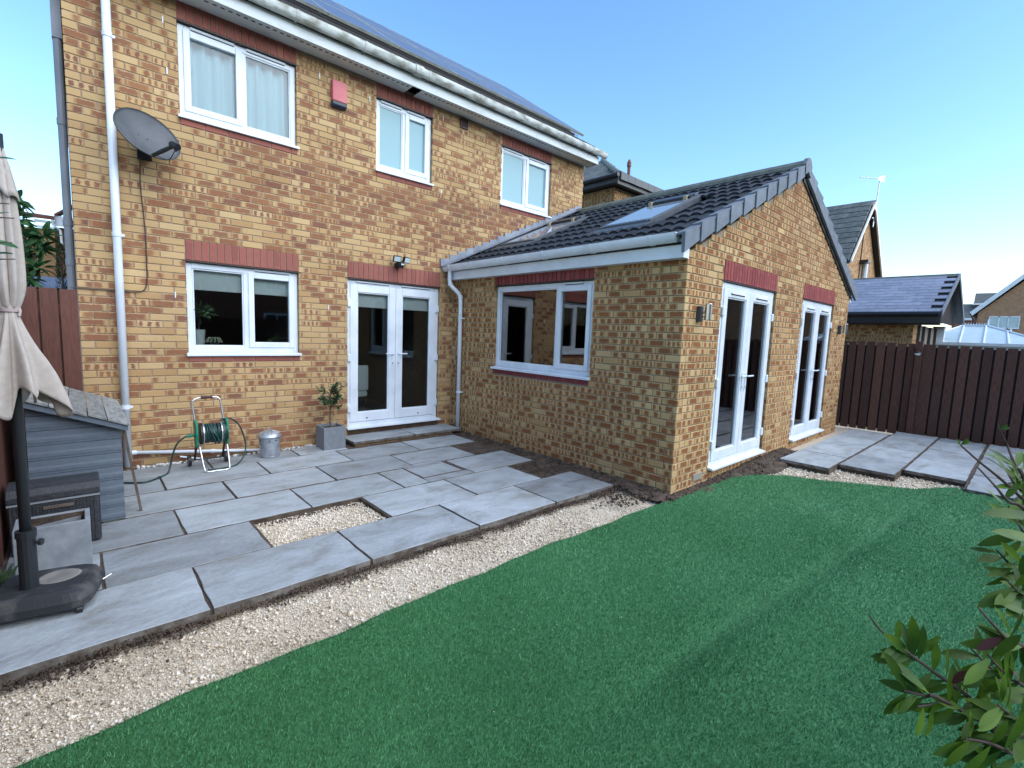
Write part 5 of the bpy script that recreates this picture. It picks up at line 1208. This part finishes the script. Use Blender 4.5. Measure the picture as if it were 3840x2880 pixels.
fl_ = thing('fence_lamp','small domed solar lamp fixed to the fence post','lamp',(12.2,-4.985,1.48))
MB().lathe((12.17,-4.985,1.49),[(.0,-.04),(.035,-.03),(.045,-.005),(.045,.0)],16).build('diffuser', M_lensglass, fl_)
MB().lathe((12.17,-4.985,1.49),[(.05,0),(.045,.02),(.02,.035),(0,.038)],16).box(12.195,12.21,-5.0,-4.97,1.47,1.51).build('cap', M_black, fl_)
# ================================================================== BACKGROUND BUILDINGS
TILT = .03
def tiles_on(parent, O, U, Vv, N, nu, nv, du, dv, mat, stagger=True, inside=None, th=.012, nm='roof_tile'):
    O,U,Vv,N = Vector(O),Vector(U),Vector(Vv),Vector(N)
    me = MB().box(0.002,du-.002,0,dv*.86,0,th).mesh(nm, mat); rot = Matrix((U,Vv,N)).transposed().to_euler(); c=0  # tiles cut short so the deck in the gaps imitates course shadows
    for j in range(nv):
        for i in range(-1,nu+1):
            a = i*du+(du*.5 if (stagger and j%2) else 0)
            if a < -1e-6 or a+du > nu*du+du*.51: continue
            if inside and not inside(a+du/2,j*dv+dv/2): continue
            if c >= 300: return
            link(nm, me, parent, loc=O+U*a+Vv*(j*dv)+N*(.004*0), rot=(Matrix((U,(Vv+N*TILT).normalized(),N)).transposed()).to_euler()); c += 1
M_farbrick = None
def brick_tex(name, c1, c2, mortar, axis):
    m, t, p, N, L = newmat(name); p.inputs['Roughness'].default_value=.95
    g=N('ShaderNodeNewGeometry'); s=N('ShaderNodeSeparateXYZ'); L(g.outputs['Position'],s.inputs[0]); c=N('ShaderNodeCombineXYZ')
    ad=N('ShaderNodeMath'); ad.operation='ADD'; L(s.outputs[0],ad.inputs[0]); L(s.outputs[1],ad.inputs[1]); L(ad.outputs[0],c.inputs[0]); L(s.outputs[2],c.inputs[1])
    b=N('ShaderNodeTexBrick'); b.inputs['Scale'].default_value=1; b.inputs['Brick Width'].default_value=.225; b.inputs['Row Height'].default_value=.075; b.inputs['Mortar Size'].default_value=.006
    b.inputs['Color1'].default_value=(*c1,1); b.inputs['Color2'].default_value=(*c2,1); b.inputs['Mortar'].default_value=(*mortar,1); L(c.outputs[0],b.inputs['Vector'])
    n=N('ShaderNodeTexNoise'); n.inputs['Scale'].default_value=4; L(g.outputs['Position'],n.inputs['Vector']); hv=N('ShaderNodeHueSaturation'); mr=N('ShaderNodeMapRange'); mr.inputs[3].default_value=.75; mr.inputs[4].default_value=1.25
    L(n.outputs[0],mr.inputs[0]); L(mr.outputs[0],hv.inputs['Value']); L(b.outputs[0],hv.inputs['Color']); L(hv.outputs[0],p.inputs['Base Color'])
    bp_=N('ShaderNodeBump'); bp_.inputs['Distance'].default_value=.006; bp_.invert=True; L(b.outputs['Fac'],bp_.inputs['Height']); L(bp_.outputs[0],p.inputs['Normal']); return m
M_fb = brick_tex('distant_buff_brick',(.42,.27,.12),(.27,.12,.05),(.30,.22,.14),0)
M_fr = brick_tex('distant_red_brick',(.30,.14,.085),(.22,.09,.06),(.25,.18,.14),0)
# --- garage with blue grey slates
ga = thing('slate_garage','low brick outbuilding with a blue grey slate roof behind the right fence','outbuilding',(17,-2,0))
GW = MB().box(15.308,19.0,-4.442,2.,-.1,2.12).build('wall', M_mortar2, ga)
lay_bricks(GW,(15.30,2.,0),(0,-1,0),(-1,0,0),6.45,1.2,2.12,[],we,M_ebrick,'g',120)
lay_bricks(GW,(15.30,-4.45,0),(1,0,0),(0,-1,0),.5,1.2,2.12,[],we,M_ebrick,'g',0,ends=lambda k:(.11,0))
sl_ = (3.40-2.40)/(17.2-15.0)
gr = MB().prism([(14.98,-4.91,2.36),(17.2,-4.91,3.37),(19.42,-4.91,2.36),(19.42,-4.91,2.30),(17.2,-4.91,3.30),(14.98,-4.91,2.30)],(0,7.2,0)).build('roof', M_black, ga)  # black deck acts as painted shadow lines between the slate courses
vv = Vector((1,0,sl_)).normalized(); nn_ = Vector((-sl_,0,1)).normalized()
tiles_on(gr,(14.95,2.2,2.362),(0,-1,0),vv,nn_,18,12,.395,.203,M_slate,True,lambda a,b: 1.2<a<7.13-.2, .022,'slate')
MB().prism([(17.08,-4.93,3.35),(17.2,-4.93,3.43),(17.32,-4.93,3.35)],(0,7.1,0)).build('ridge_tile', M_greytile, ga)
MB().box(14.90,15.0,-4.93,2.2,2.13,2.36).box(15.0,15.302,-4.90,2.2,2.10,2.14).build('fascia', M_black, ga)
MB().tube([(14.86,-4.90,2.33),(14.86,2.2,2.33)],.055,8).build('gutter', M_black, ga)
for s_ in (1,-1):
    f=lambda x:x if s_>0 else 34.4-x
    MB().prism([(f(14.95),-4.945,2.27),(f(17.2),-4.945,3.30),(f(17.2),-4.945,3.43),(f(14.95),-4.945,2.40)],(0,.03,0)).build('verge', M_verge, ga)
MB().prism([(15.1,-4.75,2.22),(17.2,-4.75,3.25),(19.3,-4.75,2.22)],(0,.02,0)).build('gable_shade_panel', M_gapshade, ga)  # dark sheet in place of the shade deep inside the open gable
MB().box(15.8,19.05,-4.44,-4.42,.0,2.1).build('dark_glazing', M_glass, ga)
for x in (15.85,16.55,17.5,18.5): MB().box(x,x+.12,-4.50,-4.45,.0,2.12).build('mullion', M_dgrey, ga)
MB().box(19.0,19.25,-4.6,-4.35,0,2.2).build('white_post', M_pvc, ga)
# --- steep gabled house beyond
n2 = thing('gabled_house','tall brick house with a steep grey tiled roof and white barge boards','house',(26,3,0))
MB().prism([(23.3,-1,-.1),(28.6,-1,-.1),(28.6,-1,4.8),(25.9,-1,7.3),(23.3,-1,4.8)],(0,8,0)).build('wall', M_fb, n2)
rr = MB().prism([(23.2,-1.2,4.78),(25.92,-1.2,7.53),(28.7,-1.2,4.78),(28.7,-1.2,4.70),(25.92,-1.2,7.42),(23.2,-1.2,4.70)],(0,8.2,0)).build('roof', M_black, n2)  # deck coloured black as the shadow under each tile course
v2 = Vector((2.72,0,2.75)).normalized(); n2n = Vector((-2.75,0,2.72)).normalized()
tiles_on(rr,Vector((23.2,5.2,4.80)),(0,-1,0),v2,n2n,19,11,.335,.352,M_greytile,False,lambda a,b:a>1.5,.09)
for i in range(12): MB().prism([(25.78,-1.25+i*.45,7.45),(25.92,-1.25+i*.45,7.60+.01*(i%2)),(26.06,-1.25+i*.45,7.45)],(0,.46,0)).build('ridge_tile', M_greytile, n2)
MB().prism([(23.25,-1.26,4.72),(25.92,-1.26,7.40),(25.92,-1.26,7.56),(23.25,-1.26,4.84)],(0,.05,0)).build('barge_board', M_cream, n2)
MB().prism([(28.65,-1.26,4.68),(25.92,-1.26,7.38),(25.92,-1.26,7.56),(28.65,-1.26,4.86)],(0,.05,0)).build('barge_board', M_cream, n2)
MB().box(25.78,26.06,-1.27,-1.0,7.2,7.5).build('finial', M_cream, n2)
MB().tube([(26.1,-1.1,5.15),(26.1,-1.1,0)],.10,10).build('vent_pipe', M_pvc, n2); MB().box(25.5,25.95,-1.3,-1.0,5.02,5.14).build('floodlight', M_black, n2)
MB().tube([(25.65,-1.02,6.9),(25.45,-1.02,0)],.02,6).build('wall_cable', M_brown, n2)
MB().tube([(28.65,-1.2,4.75),(29.0,-1.0,4.6)],.08,8).build('gutter_end', M_cream, n2)
ae = MB().tube([(26.32,-1.15,6.6),(26.62,-1.15,8.55)],.022,6).tube([(26.2,-1.15,6.95),(26.4,-1.0,6.95)],.03,6).build('mast', M_steel, n2)
am = MB().tube([(25.95,-.58,8.66),(26.68,-1.25,8.62)],.014,6)
for i in range(7):
    q = Vector((26.0+i*.085,-.62-i*.078,8.66-.005*i)); am.tube([q-Vector((.07,.076,0)),q+Vector((.07,.076,0))],.006,5)
for s_ in (-1,1): am.prism([Vector((26.52,-1.10,8.62))+Vector((0,0,.02*s_)),Vector((26.72,-1.28,8.60))+Vector((0,0,.02*s_)),Vector((26.74,-1.30,8.62+.13*s_)),Vector((26.60,-1.17,8.62+.10*s_))],(.006,.006,0))
am.build('aerial', M_steel, n2)
# --- neighbour just beyond the extension ridge
n1 = thing('neighbouring_house','brick house with a dark hipped tile roof showing above the extension ridge','house',(14.5,5,0))
NB = MB().box(12.508,17,2.008,9,-.1,5.74).build('wall', M_mortar2, n1)
lay_bricks(NB,(12.5,9,0),(0,-1,0),(-1,0,0),7.0,4.5,5.77,[],we,M_ebrick,'n',60)
lay_bricks(NB,(12.5,2.,0),(1,0,0),(0,-1,0),4.5,4.5,5.77,[],we,M_ebrick,'n',40,ends=lambda k:(.11,0))
hp = Vector((12.2,1.7,5.92)); K1=.62
r1 = MB().add([hp,(17.3,1.7,5.92),(17.3,9.3,5.92),(12.2,9.3,5.92),(14.75,4.25,5.92+2.55*K1),(14.75,6.75,5.92+2.55*K1)],[(0,1,4),(1,2,5,4),(2,3,5),(3,0,4,5),(0,3,2,1)]).build('roof', M_black, n1)  # black colour imitates shadow in the gaps between tile courses
vt = Vector((1,0,K1)).normalized(); ntm = Vector((-K1,0,1)).normalized()
tiles_on(r1,Vector((12.18,5.6,5.93)),(0,-1,0),vt,ntm,13,9,.30,.33,M_greytile,False,lambda a,b: (5.6-a) > 1.7+b*vt.x+.05,.03)
for i in range(9):
    a=hp+Vector((1,1,K1))*(.28*i)+Vector((0,0,.02)); b=hp+Vector((1,1,K1))*(.28*(i+1)+.03)+Vector((0,0,.045)); MB().tube([a,b],[.10,.085],8).build('hip_tile', M_ridge, n1)
MB().box(12.17,12.19,1.7,9.3,5.74,5.90).box(12.17,17.3,1.672,1.69,5.70,5.92).box(12.191,12.50,1.7,9.3,5.775,5.785).box(12.5,17.3,1.7,1.99,5.775,5.785).build('fascia', M_dgrey, n1)
MB().tube([(12.11,1.62,5.91),(12.11,9.3,5.91)],.055,8).build('gutter', M_black, n1)
for i in range(14): MB().box(12.22+i*.33,12.22+i*.33+.322,1.60,1.67,5.80+.004*(i%2),5.99).build('verge_tile', M_dgrey, n1)
fu = MB().tube([(13.54,2.3,6.05),(13.53,2.3,6.62)],.045,10).tube([(13.53,2.3,6.6),(13.53,2.3,6.72)],.062,10).tube([(13.53,2.3,6.72),(13.53,2.3,6.80)],[.055,.03],10).build('flue', M_terr, n1)
# --- conservatory
cv = thing('conservatory','white framed conservatory with a pale hipped roof behind the right fence','conservatory',(20,-5,0))
E0,E1,Rd = (19.,-4.2),(19.,-7.5),20.6
MB().add([(19,-4.0,1.76),(19,-6.75,1.76),(20.6,-5.34,2.285),(20.6,-4.83,2.285)],[(0,1,2,3)]).add([(19,-4.0,1.76),(20.6,-4.83,2.285),(22.2,-4.0,1.76)],[(0,1,2)]).add([(19,-6.75,1.76),(22.2,-6.75,1.76),(20.6,-5.34,2.285)],[(0,1,2)]).build('roof_sheet', M_poly, cv)
cb_ = []
for a,b in (((19,-4.93,1.775),(20.6,-4.85,2.30)),((19,-5.40,1.775),(20.6,-5.32,2.30)),((19,-4.45,1.775),(19.85,-4.45,2.05)),((19,-5.87,1.775),(20.1,-5.78,2.13)),((19,-6.75,1.775),(20.6,-5.34,2.30)),((19,-4.0,1.775),(20.6,-4.83,2.30)),((19,-6.3,1.775),(19.55,-6.25,1.96))): MB().tube([a,b],.022,6).build('glazing_bar', M_pvc, cv)
MB().box(18.93,19.02,-6.8,-3.95,1.70,1.775).build('eaves_beam', M_pvc, cv); MB().box(18.98,22.2,-6.72,-4.02,-.1,1.70).build('wall', M_poly, cv)
MB().box(20.56,20.64,-5.36,-4.81,2.28,2.32).build('ridge_bar', M_pvc, cv)
cr = MB()
for i in range(8): cr.prism([(20.59,-4.86-i*.058,2.32),(20.59,-4.90-i*.058,2.32),(20.59,-4.88-i*.058,2.375)],(.02,0,0))
cr.build('cresting', M_pvc, cv)
for (x,y,z) in ((20.6,-4.83,2.32),(20.6,-5.35,2.32)): MB().lathe((x,y,z),[(.02,0),(.03,.04),(.012,.07),(.02,.09),(0,.17)],8).build('finial', M_pvc, cv)
MB().lathe((20.0,-5.84,2.10),[(.02,0),(.03,.04),(.012,.07),(0,.14)],8).build('finial', M_pvc, cv)
# --- brick house with three light window
M_ft = brick_tex('distant_tan_brick',(.42,.25,.145),(.34,.18,.10),(.32,.23,.16),0)
n5 = thing('red_brick_house','orange brick house with a white barge board and a three pane window','house',(74,-8,0))
MB().prism([(70,-1.8,-.1),(70,-14,-.1),(70,-14,5.4),(70,-8,11.9),(70,-1.8,5.4)],(9,0,0)).build('wall', M_ft, n5)
MB().prism([(69.6,-1.4,5.10),(69.6,-8,12.25),(69.6,-8,12.7),(69.6,-1.2,5.45)],(.15,0,0)).build('barge_board', M_pvc, n5)
MB().prism([(69.75,-1.2,5.45),(69.75,-8,12.75),(69.75,-14.8,5.45),(69.75,-14.8,5.2),(69.75,-8,12.5),(69.75,-1.2,5.2)],(9.5,0,0)).build('roof', M_greytile, n5)
MB().tube([(69.7,-1.35,5.2),(69.7,-1.6,4.4),(69.9,-1.9,4.2),(69.9,-1.9,0)],.08,8).build('downpipe', M_brown, n5)
w5 = MB()
for a,b in ((-2.65,-2.73),(-3.32,-3.42),(-4.02,-4.10),(-4.76,-4.84)): w5.box(69.93,70.0,b,a,3.80,5.05)
w5.box(69.93,70,-4.76,-2.73,3.80,3.92).box(69.93,70,-4.76,-2.73,4.95,5.05); w5 = w5.build('window', M_pvc, n5)
for a,b in ((-2.73,-3.32),(-3.42,-4.02),(-4.10,-4.76)): MB().box(69.96,69.97,b,a,3.92,4.95).build('pane', M_poly, w5)
# --- far house
n6 = thing('distant_house','distant house with a dark tiled roof and white eaves beside the red brick gable','house',(104,-2,0))
MB().box(100,108,-9,.6,-.1,8.2).build('wall', M_fr, n6); MB().prism([(99.5,.8,8.3),(104,.8,11.4) if 0 else (102.5,.95,10.15),(108,.8,8.3)],(0,-10,0)).build('roof', M_greytile, n6)
MB().box(99.3,99.5,-9,.9,8.2,8.45).build('fascia', M_pvc, n6)
MB().prism([(98,3.,6.0),(101,3.,8.45),(104,3.,6.0)],(0,-2.5,0)).build('garage_roof', M_greytile, n6)
MB().box(98.5,103.5,.7,2.8,-.1,6.1).build('garage_wall', M_fr, n6); MB().box(97.9,98.1,.5,3.0,5.9,6.2).build('gutter', M_pvc, n6)
# --- house on the left beyond the fence
n0 = thing('left_neighbour_house','brick house with white fascia and downpipe glimpsed left of the house corner','house',(.4,8,0))
MB().box(-4,.975,6.02,12,-.1,3.16).box(.976,1.35,6.3,12,-.1,3.25).build('wall', M_fb, n0)
MB().box(.985,1.35,6.0,6.03,3.235,3.42).build('fascia', M_pvc, n0); MB().box(.72,.985,5.94,6.0,3.165,3.20).box(.72,.985,5.94,6.0,3.26,3.30).build('gutter', M_pvc, n0)
MB().prism([(-4,5.9,3.22),(.985,5.9,3.32),(.985,9,4.3) if 0 else (.985,7.2,3.52),(-4,7.2,3.62)],(0,.0,.06)).build('roof', M_terr, n0)
MB().prism([(.985,5.95,3.40),(1.4,5.95,3.75),(1.4,7,3.85),(.985,7,3.5)],(0,0,.04)).build('side_roof', M_terr, n0)
MB().tube([(.962,5.92,3.36),(.962,5.92,3.24),(1.06,5.92,3.14),(1.068,5.92,2.87)],.020,8).build('downpipe', M_pvc, n0)
ls = thing('slate_shed','low shed with a hipped slate roof just over the left fence','shed',(.8,3,0))
MB().box(.5,1.15,2.55,3.6,-.1,1.93).build('wall', M_fb, ls)
lr = MB().add([(.45,2.5,1.94),(1.2,2.5,1.94),(1.15,3.2,2.13),(.80,3.2,2.13),(.45,3.6,1.94),(1.2,3.6,1.94)],[(0,1,2,3),(0,3,4),(3,2,5,4)]).build('roof', M_black, ls)  # black under the slates, painted shadow lines at the courses
sl2 = Vector((0,.7,.19)).normalized(); tiles_on(lr,(.5,2.49,1.945),(1,0,0),sl2,Vector((0,-.19,.7)).normalized(),5,6,.13,.115,M_slate,True,None,.006,'slate')
co = thing('conifer','narrow dark conifer standing at the house corner beyond the fence','tree',(1.11,1.6,0))
MB().tube([(1.105,1.55,-.1),(1.105,1.55,2.3)],[.03,.008],7).build('trunk', M_bark, co)
mb = MB()
for i in range(900):
    z = random.uniform(1.2,2.42); r_ = .055*min(1,(2.46-z)*5)*random.uniform(.3,1.1); a=random.uniform(0,6.28)
    p=Vector((1.105+r_*math.cos(a),1.55+r_*math.sin(a),z)); d=Vector((math.cos(a),math.sin(a),1.2)).normalized(); s_=d.orthogonal().normalized()*.006; mb.add([p-s_,p+s_,p+d*.035],[(0,1,2)])
mb.build('crown', M_conifer, co)
# --- out of frame to the right but mirrored in the french doors
n7 = thing('mirrored_house','red brick house with white windows mirrored in the gable french doors','house',(32,-16,0))
MB().box(29,36,-24,-8.5,-.1,5.2).build('wall', M_ft, n7); MB().prism([(28.6,-24.5,5.2),(28.6,-8,5.2),(32.5,-8,8.2) ,(32.5,-24.5,8.2)],(.2,0,-.15)).build('roof', M_terr, n7)
for y in (-11,-14.5,-18,-21):
    for z in (1.,3.4):
        f=MB(); f.box(28.9,29,y-.7,y+.7,z,z+1.2); wn=f.build('window', M_pvc, n7); MB().box(28.88,28.90,y-.6,y-.05,z+.1,z+1.1).box(28.88,28.90,y+.05,y+.6,z+.1,z+1.1).build('pane', M_black, wn)
n8 = thing('added_terrace','brick terrace added out of view behind the garden to darken the reflections in the windows','house',(5,-24,0))  # unseen terrace, added to keep bright sky out of the window reflections
MB().box(-22,27,-31,-24,-.1,5.4).build('wall', M_fr, n8); MB().prism([(-22.5,-23.6,5.3),(-22.5,-27.5,8.6),(-22.5,-31.4,5.3)],(50,0,0)).build('roof', M_greytile, n8)
for x in (-14,-8,-2,4,10,16,22):
    for z in (1.,3.5):
        wn = MB().box(x-.7,x+.7,-23.99,-23.9,z,z+1.2).build('window', M_pvc, n8); MB().box(x-.6,x-.05,-23.89,-23.87,z+.1,z+1.1).box(x+.05,x+.6,-23.89,-23.87,z+.1,z+1.1).build('pane', M_black, wn)
rb = thing('rear_fence','dark brown board fence across the back of the garden behind the camera','fence',(6,-9.1,0))
for i in range(76): board(rb,-1+i*.175,-1+i*.175+.16,-9.12,-9.10,0,1.7,M_fenced)
print('objects', len(bpy.data.objects))
